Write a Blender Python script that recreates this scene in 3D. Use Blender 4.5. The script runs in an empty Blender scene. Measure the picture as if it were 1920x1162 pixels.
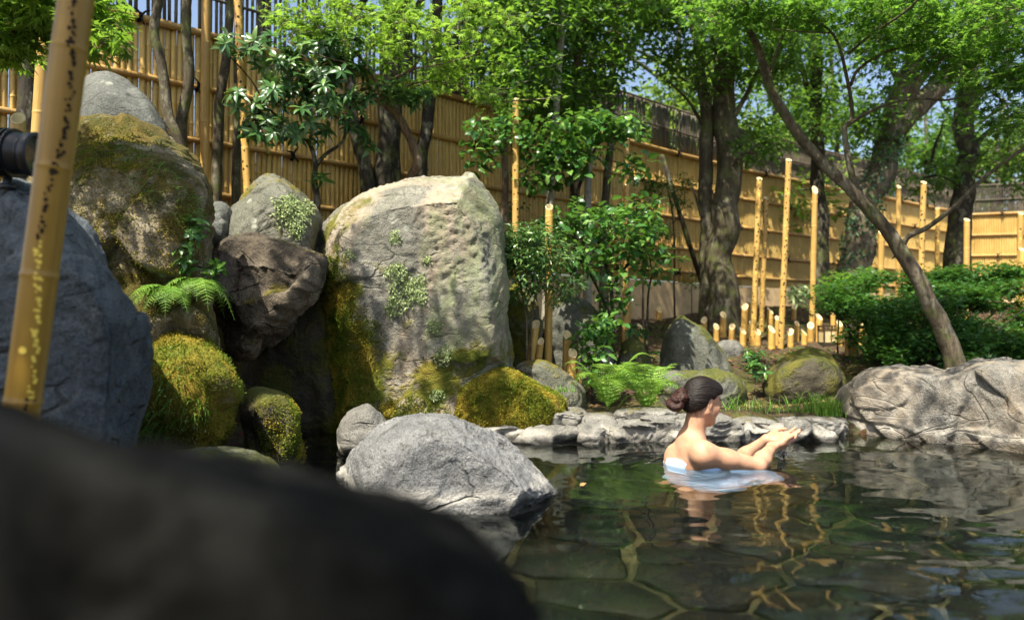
import bpy, bmesh, math, random
import numpy as np
from mathutils import Vector, Matrix

rng = np.random.default_rng(11)
random.seed(7)
SC = bpy.context.scene
COL = SC.collection

# ------------------------------------------------------------------ camera
FPX = 1390.0            # focal length in photo pixels (photo is 1920 x 1162)
HORIZON = 610.0
CAMZ = 0.62
PITCH = math.atan((HORIZON - 581.0) / FPX)
cam_d = bpy.data.cameras.new('camera')
cam_d.sensor_width = 36.0
cam_d.sensor_fit = 'HORIZONTAL'
cam_d.lens = 36.0 * FPX / 1920.0
cam_d.clip_start = 0.05
cam_d.clip_end = 600.0
cam_d.dof.use_dof = True
cam_d.dof.focus_distance = 3.5
cam_d.dof.aperture_fstop = 2.0
cam = bpy.data.objects.new('camera', cam_d)
cam.location = (0, 0, CAMZ)
cam.rotation_euler = (math.pi / 2 + PITCH, 0, 0)
COL.objects.link(cam)
SC.camera = cam

# ------------------------------------------------------------------ sky, sun, exposure
SUN = Vector((-0.28, -0.42, 0.86)).normalized()
world = bpy.data.worlds.new('World')
SC.world = world
world.use_nodes = True
wn = world.node_tree
wn.nodes.clear()
sky = wn.nodes.new('ShaderNodeTexSky')
sky.sky_type = 'NISHITA'
sky.sun_disc = False
sky.sun_elevation = math.asin(SUN.z)
sky.sun_rotation = math.atan2(SUN.x, SUN.y)
sky.air_density = 1.0
sky.dust_density = 3.0
sky.ozone_density = 0.3
bg = wn.nodes.new('ShaderNodeBackground')
bg.inputs['Strength'].default_value = 0.10
wo = wn.nodes.new('ShaderNodeOutputWorld')
wn.links.new(sky.outputs[0], bg.inputs['Color'])
wn.links.new(bg.outputs[0], wo.inputs['Surface'])
sun_d = bpy.data.lights.new('sun', 'SUN')
sun_d.energy = 5.0
sun_d.angle = math.radians(0.6)
sun_d.color = (1.0, 0.93, 0.80)
sun = bpy.data.objects.new('sun', sun_d)
sun.rotation_euler = SUN.to_track_quat('Z', 'Y').to_euler()
sun.location = (-6, -4, 12)
COL.objects.link(sun)
SC.view_settings.view_transform = 'Standard'
SC.view_settings.look = 'None'
SC.view_settings.gamma = 1.0
SC.view_settings.exposure = 1.32
SC.view_settings.use_curve_mapping = False
SC.cycles.use_denoising = True
SC.cycles.max_bounces = 10
SC.cycles.diffuse_bounces = 4
SC.cycles.glossy_bounces = 4
SC.cycles.transmission_bounces = 6
SC.cycles.transparent_max_bounces = 12
SC.cycles.sample_clamp_indirect = 6.0
SC.cycles.use_adaptive_sampling = True
SC.cycles.adaptive_threshold = 0.015

# ------------------------------------------------------------------ helpers: geometry
def ray(px, py):
    u = (px - 960.0) / FPX
    v = (581.0 - py) / FPX
    return np.array([u, math.cos(PITCH) - v * math.sin(PITCH), math.sin(PITCH) + v * math.cos(PITCH)])

def at(px, py, Y):
    r = ray(px, py)
    s = Y / r[1]
    return np.array([r[0] * s, Y, CAMZ + r[2] * s])

def on(px, py, z=0.0):
    r = ray(px, py)
    s = (z - CAMZ) / r[2]
    return np.array([r[0] * s, r[1] * s, z])

def mesh_np(name, V, F, smooth=True, attrs=None):
    """V (n,3); F an (m,k) int array or list of such arrays"""
    if not isinstance(F, (list, tuple)):
        F = [F]
    F = [np.asarray(f, dtype=np.int32) for f in F if len(f)]
    me = bpy.data.meshes.new(name)
    V = np.asarray(V, dtype=np.float32)
    me.vertices.add(len(V))
    me.vertices.foreach_set('co', V.ravel())
    nl = sum(f.size for f in F)
    npoly = sum(len(f) for f in F)
    me.loops.add(nl)
    me.loops.foreach_set('vertex_index', np.concatenate([f.ravel() for f in F]))
    me.polygons.add(npoly)
    tot = np.concatenate([np.full(len(f), f.shape[1], dtype=np.int32) for f in F])
    start = np.concatenate([[0], np.cumsum(tot)[:-1]]).astype(np.int32)
    me.polygons.foreach_set('loop_start', start)
    me.polygons.foreach_set('loop_total', tot)
    me.polygons.foreach_set('use_smooth', np.full(npoly, smooth, dtype=bool))
    if attrs:
        for k, a in attrs.items():
            at_ = me.attributes.new(k, 'FLOAT', 'POINT')
            at_.data.foreach_set('value', np.asarray(a, dtype=np.float32))
    me.update(calc_edges=True)
    me.validate()
    return me

class MB:
    """collects vertex / face arrays into one mesh"""
    def __init__(self):
        self.V = []; self.F3 = []; self.F4 = []; self.n = 0; self.A = []
    def add(self, V, F, rnd=None):
        V = np.asarray(V, float)
        for f in (F if isinstance(F, (list, tuple)) else [F]):
            f = np.asarray(f, dtype=np.int32)
            if len(f) == 0:
                continue
            (self.F3 if f.shape[1] == 3 else self.F4).append(f + self.n)
        self.V.append(V)
        self.A.append(np.zeros(len(V)) if rnd is None else np.broadcast_to(rnd, (len(V),)))
        self.n += len(V)
        return self
    def box(self, c, s, R=None):
        v = np.array([[x, y, z] for x in (-.5, .5) for y in (-.5, .5) for z in (-.5, .5)]) * np.asarray(s)
        if R is not None:
            v = v @ np.asarray(R).T
        self.add(v + np.asarray(c), np.array([[0, 1, 3, 2], [4, 6, 7, 5], [0, 4, 5, 1], [2, 3, 7, 6], [0, 2, 6, 4], [1, 5, 7, 3]]))
        return self
    def tube(self, P, R, sides=8, cap=True, rnd=None):
        V, F4, F3 = tube(P, R, sides, cap)
        self.add(V, [F4, F3], rnd)
        return self
    def mesh(self, name, smooth=True):
        F = []
        if self.F4: F.append(np.concatenate(self.F4))
        if self.F3: F.append(np.concatenate(self.F3))
        return mesh_np(name, np.concatenate(self.V), F, smooth, {'rnd': np.concatenate(self.A)})

def tube(P, R, sides=8, cap=True):
    P = np.asarray(P, float); n = len(P)
    R = np.broadcast_to(np.asarray(R, float), (n,))
    T = np.gradient(P, axis=0)
    T /= np.linalg.norm(T, axis=1)[:, None] + 1e-9
    a = np.array([0, 0, 1.0]) if abs(T[0][2]) < .9 else np.array([1.0, 0, 0])
    u = np.cross(T[0], a); u /= np.linalg.norm(u)
    U = np.zeros((n, 3)); Wv = np.zeros((n, 3))
    for i in range(n):
        u = u - T[i] * np.dot(u, T[i]); u /= np.linalg.norm(u) + 1e-9
        U[i] = u; Wv[i] = np.cross(T[i], u)
    th = np.linspace(0, 2 * np.pi, sides, endpoint=False)
    V = P[:, None] + R[:, None, None] * (np.cos(th)[None, :, None] * U[:, None] + np.sin(th)[None, :, None] * Wv[:, None])
    V = V.reshape(-1, 3)
    i, j = np.meshgrid(np.arange(n - 1), np.arange(sides), indexing='ij')
    j2 = (j + 1) % sides
    F4 = np.stack([i * sides + j, i * sides + j2, (i + 1) * sides + j2, (i + 1) * sides + j], -1).reshape(-1, 4)
    F3 = np.zeros((0, 3), int)
    if cap:
        V = np.concatenate([V, P[:1], P[-1:]])
        j = np.arange(sides); j2 = (j + 1) % sides
        F3 = np.concatenate([np.stack([np.full(sides, n * sides), j2, j], -1),
                             np.stack([np.full(sides, n * sides + 1), (n - 1) * sides + j, (n - 1) * sides + j2], -1)])
    return V, F4, F3

def curve(pts, n):
    """Catmull-Rom through points (k,3), n samples"""
    P = np.asarray(pts, float)
    if len(P) == 2:
        return P[0] + np.linspace(0, 1, n)[:, None] * (P[1] - P[0])
    Q = np.concatenate([2 * P[:1] - P[1:2], P, 2 * P[-1:] - P[-2:-1]])
    t = np.linspace(0, len(P) - 1 - 1e-6, n)
    i = t.astype(int); f = (t - i)[:, None]
    p0, p1, p2, p3 = Q[i], Q[i + 1], Q[i + 2], Q[i + 3]
    return .5 * (2 * p1 + (p2 - p0) * f + (2 * p0 - 5 * p1 + 4 * p2 - p3) * f ** 2 + (3 * p1 - p0 - 3 * p2 + p3) * f ** 3)

# ------------------------------------------------------------------ noise
_perm = np.random.default_rng(3).permutation(256).astype(np.int32)
_perm = np.concatenate([_perm, _perm, _perm])
_g = np.random.default_rng(4).normal(size=(256, 3)); _g /= np.linalg.norm(_g, axis=1)[:, None]
def pn(P):
    P = np.asarray(P, float)
    I = np.floor(P).astype(np.int64); f = P - I; I &= 255
    w = f * f * f * (f * (f * 6 - 15) + 10)
    out = 0
    for a in (0, 1):
        for b in (0, 1):
            for c in (0, 1):
                h = _perm[_perm[_perm[(I[:, 0] + a) & 255] + ((I[:, 1] + b) & 255)] + ((I[:, 2] + c) & 255)]
                d = (_g[h] * (f - np.array([a, b, c]))).sum(1)
                out = out + d * (w[:, 0] if a else 1 - w[:, 0]) * (w[:, 1] if b else 1 - w[:, 1]) * (w[:, 2] if c else 1 - w[:, 2])
    return out * 1.6
def fbm(P, oct=4, gain=.5):
    s = 0; a = 1
    for k in range(oct):
        s = s + a * pn(P * 2.0 ** k + 17.3 * k); a *= gain
    return s
def ridge(P, oct=3, gain=.5):
    s = 0; a = 1
    for k in range(oct):
        s = s + a * (1 - 2.2 * np.abs(pn(P * 2.0 ** k + 31.7 * k))); a *= gain
    return s
def sstep(a, b, x):
    t = np.clip((x - a) / (b - a), 0, 1)
    return t * t * (3 - 2 * t)

# ------------------------------------------------------------------ surface nets
def surfnets(f, origin, vox):
    s = f < 0
    nx, ny, nz = f.shape
    tot = np.zeros((nx - 1, ny - 1, nz - 1), np.int8)
    for i in (0, 1):
        for j in (0, 1):
            for k in (0, 1):
                tot += s[i:nx - 1 + i, j:ny - 1 + j, k:nz - 1 + k]
    act = (tot > 0) & (tot < 8)
    idx = np.full(act.shape, -1, np.int32)
    I = np.argwhere(act)
    idx[act] = np.arange(len(I))
    pos = np.zeros((len(I), 3)); cnt = np.zeros(len(I))
    cs = [(0,0,0),(1,0,0),(0,1,0),(1,1,0),(0,0,1),(1,0,1),(0,1,1),(1,1,1)]
    fv = [f[I[:, 0] + c[0], I[:, 1] + c[1], I[:, 2] + c[2]] for c in cs]
    for a in range(8):
        for b in range(a + 1, 8):
            if sum(abs(cs[a][q] - cs[b][q]) for q in range(3)) != 1:
                continue
            fa, fb = fv[a], fv[b]
            cr = (fa < 0) != (fb < 0)
            t = np.where(cr, fa / np.where(cr, fa - fb, 1), 0)
            p = np.array(cs[a]) + t[:, None] * (np.array(cs[b]) - np.array(cs[a]))
            pos += p * cr[:, None]; cnt += cr
    V = np.asarray(origin) + vox * (I + pos / cnt[:, None])
    Fs = []
    for ax in range(3):
        sl0 = [slice(None)] * 3; sl1 = [slice(None)] * 3
        sl0[ax] = slice(0, -1); sl1[ax] = slice(1, None)
        o1, o2 = [q for q in range(3) if q != ax]
        sa = s[tuple(sl0)]; sb = s[tuple(sl1)]
        E = np.argwhere(sa != sb)
        ok = (E[:, o1] > 0) & (E[:, o2] > 0) & (E[:, o1] < idx.shape[o1]) & (E[:, o2] < idx.shape[o2])
        E = E[ok]
        if not len(E): continue
        ins = sa[E[:, 0], E[:, 1], E[:, 2]]
        q = []
        for d1, d2 in ((-1, -1), (0, -1), (0, 0), (-1, 0)):
            e = E.copy(); e[:, o1] += d1; e[:, o2] += d2
            q.append(idx[e[:, 0], e[:, 1], e[:, 2]])
        q = np.stack(q, 1)
        flip = ins if ax != 1 else ~ins
        q[~flip] = q[~flip][:, ::-1]
        Fs.append(q)
    return V, np.concatenate(Fs)

def vnormals(V, F):
    n = np.cross(V[F[:, 2]] - V[F[:, 0]], V[F[:, 3 % F.shape[1]]] - V[F[:, 1]])
    N = np.zeros_like(V)
    for k in range(F.shape[1]):
        np.add.at(N, F[:, k], n)
    return N / (np.linalg.norm(N, axis=1)[:, None] + 1e-12)

def hull_planes(pts):
    bm = bmesh.new()
    for p in pts: bm.verts.new(p)
    r = bmesh.ops.convex_hull(bm, input=bm.verts)
    c = np.mean(np.asarray(pts), axis=0)
    Np, D = [], []
    for f in bm.faces:
        n = np.array(f.normal); p = np.array(f.verts[0].co)
        if np.linalg.norm(n) < .5: continue
        if np.dot(n, c - p) > 0: n = -n
        Np.append(n); D.append(np.dot(n, p))
    bm.free()
    return np.array(Np), np.array(D)

# ------------------------------------------------------------------ helpers: objects
def obj(name, me, mat=None, parent=None, loc=None):
    o = bpy.data.objects.new(name, me)
    if mat is not None and me is not None and len(me.materials) == 0:
        me.materials.append(mat)
    if loc is not None: o.location = loc
    COL.objects.link(o)
    if parent is not None: o.parent = parent
    return o
def tag(o, label=None, cat=None, group=None, kind=None):
    if label: o['label'] = label
    if cat: o['category'] = cat
    if group: o['group'] = group
    if kind: o['kind'] = kind
    return o
def thing(name, label, cat, loc=(0, 0, 0), group=None):
    o = bpy.data.objects.new(name, None)
    o.empty_display_size = .1
    o.location = loc
    COL.objects.link(o)
    return tag(o, label, cat, group)

# ------------------------------------------------------------------ helpers: materials
class Mat:
    def __init__(s, name):
        s.m = bpy.data.materials.new(name); s.m.use_nodes = True
        s.t = s.m.node_tree; s.t.nodes.clear()
        s.o = s.t.nodes.new('ShaderNodeOutputMaterial')
        s.tc = s.t.nodes.new('ShaderNodeTexCoord')
        s.P = s.tc.outputs['Object']
    def set(s, sock, v):
        if isinstance(v, bpy.types.NodeSocket): s.t.links.new(v, sock)
        elif isinstance(v, bpy.types.Node): s.t.links.new(v.outputs[0], sock)
        elif isinstance(v, (tuple, list)) and len(v) == 3 and sock.type == 'RGBA': sock.default_value = (*v, 1)
        else: sock.default_value = v
    def n(s, ty, ins=None, **props):
        nd = s.t.nodes.new('ShaderNode' + ty)
        for k, v in props.items(): setattr(nd, k, v)
        for k, v in (ins or {}).items(): s.set(nd.inputs[k], v)
        return nd
    def noise(s, scale, detail=4, rough=.55, vec=None, dist=0.0):
        return s.n('TexNoise', {'Scale': scale, 'Detail': detail, 'Roughness': rough, 'Distortion': dist, 'Vector': vec if vec is not None else s.P}).outputs['Fac']
    def vor(s, scale, vec=None, feature='F1', out='Distance'):
        return s.n('TexVoronoi', {'Scale': scale, 'Vector': vec if vec is not None else s.P}, feature=feature).outputs[out]
    def mapping(s, scale=(1, 1, 1), rot=(0, 0, 0), loc=(0, 0, 0), vec=None):
        return s.n('Mapping', {'Vector': vec if vec is not None else s.P, 'Scale': scale, 'Rotation': rot, 'Location': loc}).outputs[0]
    def ramp(s, fac, stops):
        nd = s.n('ValToRGB', {'Fac': fac}); el = nd.color_ramp.elements
        while len(el) < len(stops): el.new(.5)
        for e, (p, c) in zip(el, stops):
            e.position = p; e.color = (*c, 1) if isinstance(c, (tuple, list)) else (c, c, c, 1)
        return nd.outputs[0]
    def mix(s, fac, a, b, mode='MIX'):
        nd = s.t.nodes.new('ShaderNodeMix'); nd.data_type = 'RGBA'; nd.blend_type = mode
        for i, v in ((0, fac), (6, a), (7, b)): s.set(nd.inputs[i], v)
        return nd.outputs[2]
    def math(s, op, a, b=0.0, c=0.0, clamp=False):
        nd = s.t.nodes.new('ShaderNodeMath'); nd.operation = op; nd.use_clamp = clamp
        s.set(nd.inputs[0], a); s.set(nd.inputs[1], b); s.set(nd.inputs[2], c)
        return nd.outputs[0]
    def sep(s, vec):
        return s.n('SeparateXYZ', {'Vector': vec}).outputs
    def range(s, v, a, b, c=0.0, d=1.0):
        return s.n('MapRange', {'Value': v, 'From Min': a, 'From Max': b, 'To Min': c, 'To Max': d}, clamp=True).outputs[0]
    def bump(s, h, strength=.5, dist=.01, normal=None):
        ins = {'Height': h, 'Strength': strength, 'Distance': dist}
        if normal is not None: ins['Normal'] = normal
        return s.n('Bump', ins).outputs[0]
    def attr(s, name):
        return s.n('Attribute', attribute_name=name).outputs['Fac']
    def rand(s):
        return s.n('ObjectInfo').outputs['Random']
    def bsdf(s, col, rough=.6, normal=None, spec=.4, **kw):
        ins = {'Base Color': col, 'Roughness': rough, 'Specular IOR Level': spec}
        if normal is not None: ins['Normal'] = normal
        ins.update(kw)
        nd = s.n('BsdfPrincipled', ins)
        return nd
    def out(s, sh):
        s.t.links.new(sh.outputs[0] if isinstance(sh, bpy.types.Node) else sh, s.o.inputs['Surface'])
        return s.m
# ================================================================== materials
def rock_mat(name, c1, c2, c3, moss=0.0, moss_col=((.10, .11, .012), (.22, .16, .025)), lichen=0.0, crack=.5, scale=1.0, wet=False, strata=0.0, zmoss=None, stain=None, bumpd=.02, spec=.35, xmoss=None, algae=None):
    M = Mat(name)
    big = M.noise(2.2 * scale, 5, .6)
    mid = M.noise(9 * scale, 6, .65, dist=.6)
    fine = M.noise(60 * scale, 4, .7)
    spk = M.noise(190 * scale, 2, .6)
    col = M.ramp(M.math('ADD', M.math('MULTIPLY', big, .55), M.math('MULTIPLY', mid, .45)),
                 [(.34, c1), (.5, c2), (.66, c3)])
    col = M.mix(M.ramp(fine, [(.35, .55), (.6, 0.0)]), col, (.5, .5, .5), 'MULTIPLY')
    col = M.mix(.75, col, M.ramp(spk, [(.33, (.3, .29, .28)), (.5, (1, 1, 1)), (.66, (1.4, 1.37, 1.33))]), 'MULTIPLY')
    pits = M.ramp(M.vor(38 * scale, M.mapping((1, 1, 1.5))), [(.10, 1.0), (.22, 0.0)])
    pits = M.math('MULTIPLY', pits, M.ramp(M.noise(5 * scale, 3), [(.5, 0.0), (.6, 1.0)]))
    col = M.mix(M.math('MULTIPLY', pits, .6), col, (.25, .23, .2), 'MULTIPLY')
    mot = M.noise(24 * scale, 8, .78, M.mapping(loc=(1, 4, 2)), .4)
    col = M.mix(M.math('MULTIPLY', M.ramp(mot, [(.36, 1.0), (.47, 0.0)]), M.ramp(M.noise(3.2, 3), [(.38, .25), (.6, .8)])), col, (.34, .31, .26), 'MULTIPLY')
    # crack veins (thin dark lines)
    wv = M.n('Mapping', {'Vector': M.P, 'Rotation': (.5, .7, .3), 'Scale': (1, 1, 2.2)}).outputs[0]
    dw = M.n('TexNoise', {'Scale': 3.0, 'Detail': 3.0, 'Vector': wv}).outputs['Color']
    wv2 = M.mix(.35, wv, dw, 'ADD')
    cr = M.vor(2.6 * scale, wv2, 'DISTANCE_TO_EDGE')
    crk = M.math('MULTIPLY', M.ramp(cr, [(0, 1.0), (.012, .6), (.03, 0.0)]), M.ramp(M.noise(4, 2), [(.47, 0.0), (.6, 1.0)]))
    col = M.mix(M.math('MULTIPLY', crk, crack), col, (.02, .018, .015))
    h = M.math('ADD', M.math('MULTIPLY', mid, .9), M.math('MULTIPLY', fine, .35))
    h = M.math('ADD', h, M.math('MULTIPLY', spk, .14))
    h = M.math('SUBTRACT', h, M.math('MULTIPLY', pits, .35))
    h = M.math('SUBTRACT', h, M.math('MULTIPLY', crk, .5 * crack))
    if strata:
        fld = M.n('TexNoise', {'Scale': 1.5, 'Detail': 1.2, 'Roughness': .4, 'Distortion': .5, 'Vector': M.mapping((.8, .8, 1.9), (.2, -.3, .1), (1.3, .4, 2.1))}).outputs['Fac']
        fr = M.math('FRACT', M.math('MULTIPLY', fld, 15.0))
        line = M.ramp(fr, [(0, 1.0), (.05, .75), (.14, 0.0), (.97, 0.0), (1.0, 1.0)])
        line = M.math('MULTIPLY', line, M.ramp(M.noise(3.1, 3), [(.38, .15), (.55, 1.0)]))
        tone = M.ramp(M.noise(7, 3, .6, M.n('CombineXYZ', {'X': M.math('MULTIPLY', fld, 3.0)}).outputs[0]), [(.35, (.72, .64, .54)), (.65, (1.12, 1.12, 1.1))])
        col = M.mix(strata, col, tone, 'MULTIPLY')
        col = M.mix(M.math('MULTIPLY', line, .75 * strata), col, (.05, .038, .025))
        h = M.math('ADD', h, M.math('MULTIPLY', fr, .55 * strata))
        h = M.math('SUBTRACT', h, M.math('MULTIPLY', line, .9 * strata))
    geo = M.n('NewGeometry')
    nz = M.sep(geo.outputs['Normal'])[2]
    if stain is not None:
        sm = M.ramp(M.noise(1.7, 5, .6, M.mapping((1.6, 1.6, .6), loc=(3, 1, 2))), [(.44, 0.0), (.56, 1.0)])
        col = M.mix(M.math('MULTIPLY', sm, .8), col, M.mix(mid, stain, c3))
    if algae is not None:
        xg = M.sep(M.P)[0]
        am = M.ramp(M.math('ADD', M.noise(4.5, 6, .7, M.mapping((1.5, 1.5, .5), loc=(6, 2, 4))), M.range(xg, algae[0], algae[1], -.10, .10)), [(.5, 0.0), (.64, .75)])
        col = M.mix(am, col, M.mix(mid, (.10, .125, .05), (.24, .27, .14)))
    rough = M.ramp(fine, [(.3, .7), (.7, .92)])
    if lichen:
        lm = M.math('MULTIPLY', M.ramp(M.vor(16, M.mix(.08, M.P, dw, 'ADD')), [(.25, 1.0), (.4, 0.0)]), M.ramp(M.noise(3.5, 3), [(.62 - .1 * lichen, 0.0), (.7, 1.0)]))
        col = M.mix(M.math('MULTIPLY', lm, .7), col, M.mix(fine, (.30, .33, .24), (.48, .5, .42)))
    if moss:
        mn = M.noise(3.3, 6, .65, M.mapping(loc=(5, 2, 1)))
        base = M.math('ADD', mn, M.math('MULTIPLY', nz, .10))
        if zmoss is not None:
            z = M.sep(M.P)[2]
            base = M.math('ADD', base, M.range(z, zmoss[0], zmoss[1], zmoss[2], zmoss[3]))
        if xmoss is not None:
            base = M.math('ADD', base, M.range(M.sep(M.P)[0], xmoss[0], xmoss[1], xmoss[2], xmoss[3]))
        mm = M.ramp(base, [(.66 - .36 * moss, 0.0), (.76 - .36 * moss, 1.0)])
        mtex = M.noise(130, 3, .7)
        mcol = M.mix(M.ramp(M.math('ADD', M.math('MULTIPLY', M.noise(6, 5, .65), .75), M.math('MULTIPLY', mtex, .25)), [(.38, 0.0), (.62, 1.0)]), moss_col[0], moss_col[1])
        mcol = M.mix(.6, mcol, M.ramp(mtex, [(.3, (.45, .45, .4)), (.6, (1.25, 1.25, 1.1))]), 'MULTIPLY')
        col = M.mix(mm, col, mcol)
        h = M.math('ADD', h, M.math('MULTIPLY', mm, M.math('ADD', .5, M.math('MULTIPLY', mtex, .7))))
        rough = M.mix(mm, rough, (.95, .95, .95))
    if wet:
        z = M.sep(geo.outputs['Position'])[2]
        wl = M.math('ADD', z, M.math('MULTIPLY', M.math('SUBTRACT', M.noise(7, 3), .5), .09))
        wm = M.range(wl, .015, .045, 1.0, 0.0)
        wl2 = M.math('MULTIPLY', M.range(wl, .03, .05, 0.0, 1.0), M.range(wl, .05, .085, 1.0, 0.0))
        col = M.mix(M.math('MULTIPLY', wl2, .45), col, (.5, .47, .40))
        col = M.mix(M.math('MULTIPLY', wm, .75), col, M.mix(.8, col, (.25, .23, .2), 'MULTIPLY'))
        rough = M.mix(wm, rough, (.25, .25, .25))
    nrm = M.bump(h, .9, bumpd)
    return M.out(M.bsdf(col, rough, nrm, spec))

def leaf_mat(name, ca, cb, cc, rough=.45, trans=.35, spec=.4, tcol=(.25, .42, .03)):
    M = Mat(name)
    r = M.attr('rnd')
    col = M.ramp(r, [(0, ca), (.5, cb), (.93, cc), (1.0, cc)])
    p = M.bsdf(col, rough, None, spec)
    t = M.n('BsdfTranslucent', {'Color': M.mix(.6, col, M.mix(1.0, tcol, M.ramp(r, [(0, .6), (1, 1.0)]), 'MULTIPLY'))})
    mx = M.n('MixShader', {0: trans, 1: p, 2: t})
    return M.out(mx)

def bark_mat(name, c1, c2, c3, moss=.3, scale=1.0):
    M = Mat(name)
    v = M.mapping((1, 1, .25))
    a = M.noise(18 * scale, 6, .65, v)
    b = M.noise(70 * scale, 4, .7, M.mapping((1, 1, .4)))
    big = M.noise(5, 5, .6)
    col = M.ramp(a, [(.3, c1), (.5, c2), (.68, c3)])
    col = M.mix(M.ramp(M.noise(9, 4, .65, M.mapping((1, 1, .6), loc=(2, 3, 1))), [(.54, 0.0), (.6, .85)]), col, M.mix(b, c3, (.22, .21, .16)))
    col = M.mix(M.ramp(b, [(.36, .7), (.5, 0.0)]), col, (.25, .22, .18), 'MULTIPLY')
    if moss:
        col = M.mix(M.math('MULTIPLY', M.ramp(M.noise(7, 5, .7), [(.6 - .2 * moss, 0.0), (.72 - .2 * moss, 1.0)]), .75), col, M.mix(b, (.05, .07, .015), (.13, .14, .04)))
    h = M.math('ADD', a, M.math('MULTIPLY', b, .4))
    return M.out(M.bsdf(col, .85, M.bump(h, .9, .012), .25))

def bamboo_mat(name, c1, c2, c3, rough=.35, spots=.3, rand_amt=.35):
    M = Mat(name)
    g = M.noise(9, 5, .6, M.mapping((8, 8, .35)))
    b = M.noise(3.0, 4, .6)
    fib = M.noise(60, 2, .5, M.mapping((6, 6, .12)))
    col = M.ramp(M.math('ADD', M.math('MULTIPLY', g, .5), M.math('MULTIPLY', b, .5)), [(.35, c1), (.5, c2), (.66, c3)])
    col = M.mix(.35, col, M.ramp(fib, [(.3, (.7, .66, .6)), (.65, (1.1, 1.08, 1.05))]), 'MULTIPLY')
    col = M.mix(rand_amt, col, M.ramp(M.rand(), [(0, (.62, .58, .50)), (.5, (1, 1, 1)), (1, (1.25, 1.15, .95))]), 'MULTIPLY')
    st = M.ramp(M.noise(22, 4, .7), [(.62, 0.0), (.72, 1.0)])
    col = M.mix(M.math('MULTIPLY', st, spots), col, (.14, .085, .03))
    return M.out(M.bsdf(col, M.ramp(b, [(.3, rough), (.7, rough + .18)]), M.bump(M.math('ADD', fib, M.math('MULTIPLY', g, .5)), .25, .002), .45))

def plain_mat(name, col, rough=.6, spec=.4, var=.25, scale=30, bump=.003, **kw):
    M = Mat(name)
    a = M.noise(scale, 4, .6)
    c = M.mix(var, col, M.ramp(a, [(.3, (.5, .5, .5)), (.65, (1.3, 1.3, 1.3))]), 'MULTIPLY')
    return M.out(M.bsdf(c, rough, M.bump(a, .4, bump), spec, **kw))

# rocks
MR = {}
MR['blue'] = rock_mat('blue_grey_stone', (.046, .060, .070), (.095, .115, .130), (.20, .222, .235), crack=1.0, scale=1.2, bumpd=.04)
MR['grey'] = rock_mat('grey_stone', (.065, .072, .064), (.105, .113, .10), (.16, .165, .148), lichen=.4, crack=.5)
MR['olive'] = rock_mat('olive_grey_stone', (.085, .09, .066), (.14, .145, .112), (.215, .215, .175), moss=.22, lichen=.3, crack=.8, strata=.25)
MR['mosstan'] = rock_mat('moss_covered_tan_stone', (.15, .115, .065), (.26, .215, .135), (.39, .345, .25), moss=.62, moss_col=((.05, .055, .008), (.14, .095, .018)), lichen=.5, crack=.4)
MR['moss'] = rock_mat('thick_moss_stone', (.15, .11, .05), (.25, .2, .11), (.36, .32, .23), moss=.95, moss_col=((.09, .12, .006), (.23, .165, .018)), crack=.2)
MR['brown'] = rock_mat('brown_fractured_stone', (.04, .031, .020), (.11, .088, .060), (.26, .215, .15), crack=.8, moss=.15, bumpd=.045)
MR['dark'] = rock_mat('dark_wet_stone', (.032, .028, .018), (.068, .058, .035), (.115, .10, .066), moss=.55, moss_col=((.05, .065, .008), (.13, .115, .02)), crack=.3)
MR['big'] = rock_mat('weathered_pale_stone', (.10, .098, .076), (.175, .171, .138), (.285, .276, .23), moss=.40, moss_col=((.075, .115, .006), (.19, .15, .02)), xmoss=(-.5, .1, .15, -.04), algae=(-.1, .5), lichen=.5, crack=.7, zmoss=(0.35, 1.35, .13, -.16), stain=(.36, .25, .14), bumpd=.03)
MR['shade'] = rock_mat('mossy_dark_grey_stone', (.07, .072, .055), (.12, .125, .10), (.2, .2, .165), moss=.45, moss_col=((.05, .065, .01), (.13, .13, .03)), lichen=.2, crack=.4)
MR['pool'] = rock_mat('pale_pool_stone', (.10, .103, .103), (.18, .184, .182), (.28, .283, .275), crack=.9, wet=True, bumpd=.025)
MR['swirl'] = rock_mat('banded_pool_stone', (.12, .115, .10), (.19, .185, .165), (.28, .275, .25), crack=.5, wet=True, strata=.4, stain=(.20, .135, .065), bumpd=.03)
MR['edge'] = rock_mat('pool_edge_stone', (.10, .097, .085), (.175, .17, .152), (.27, .262, .235), crack=1.0, wet=True, moss=.12)
MR['black'] = rock_mat('black_wet_stone', (.003, .0032, .0028), (.012, .0125, .011), (.030, .031, .0275), crack=.2, spec=.06, scale=3.0)

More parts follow.
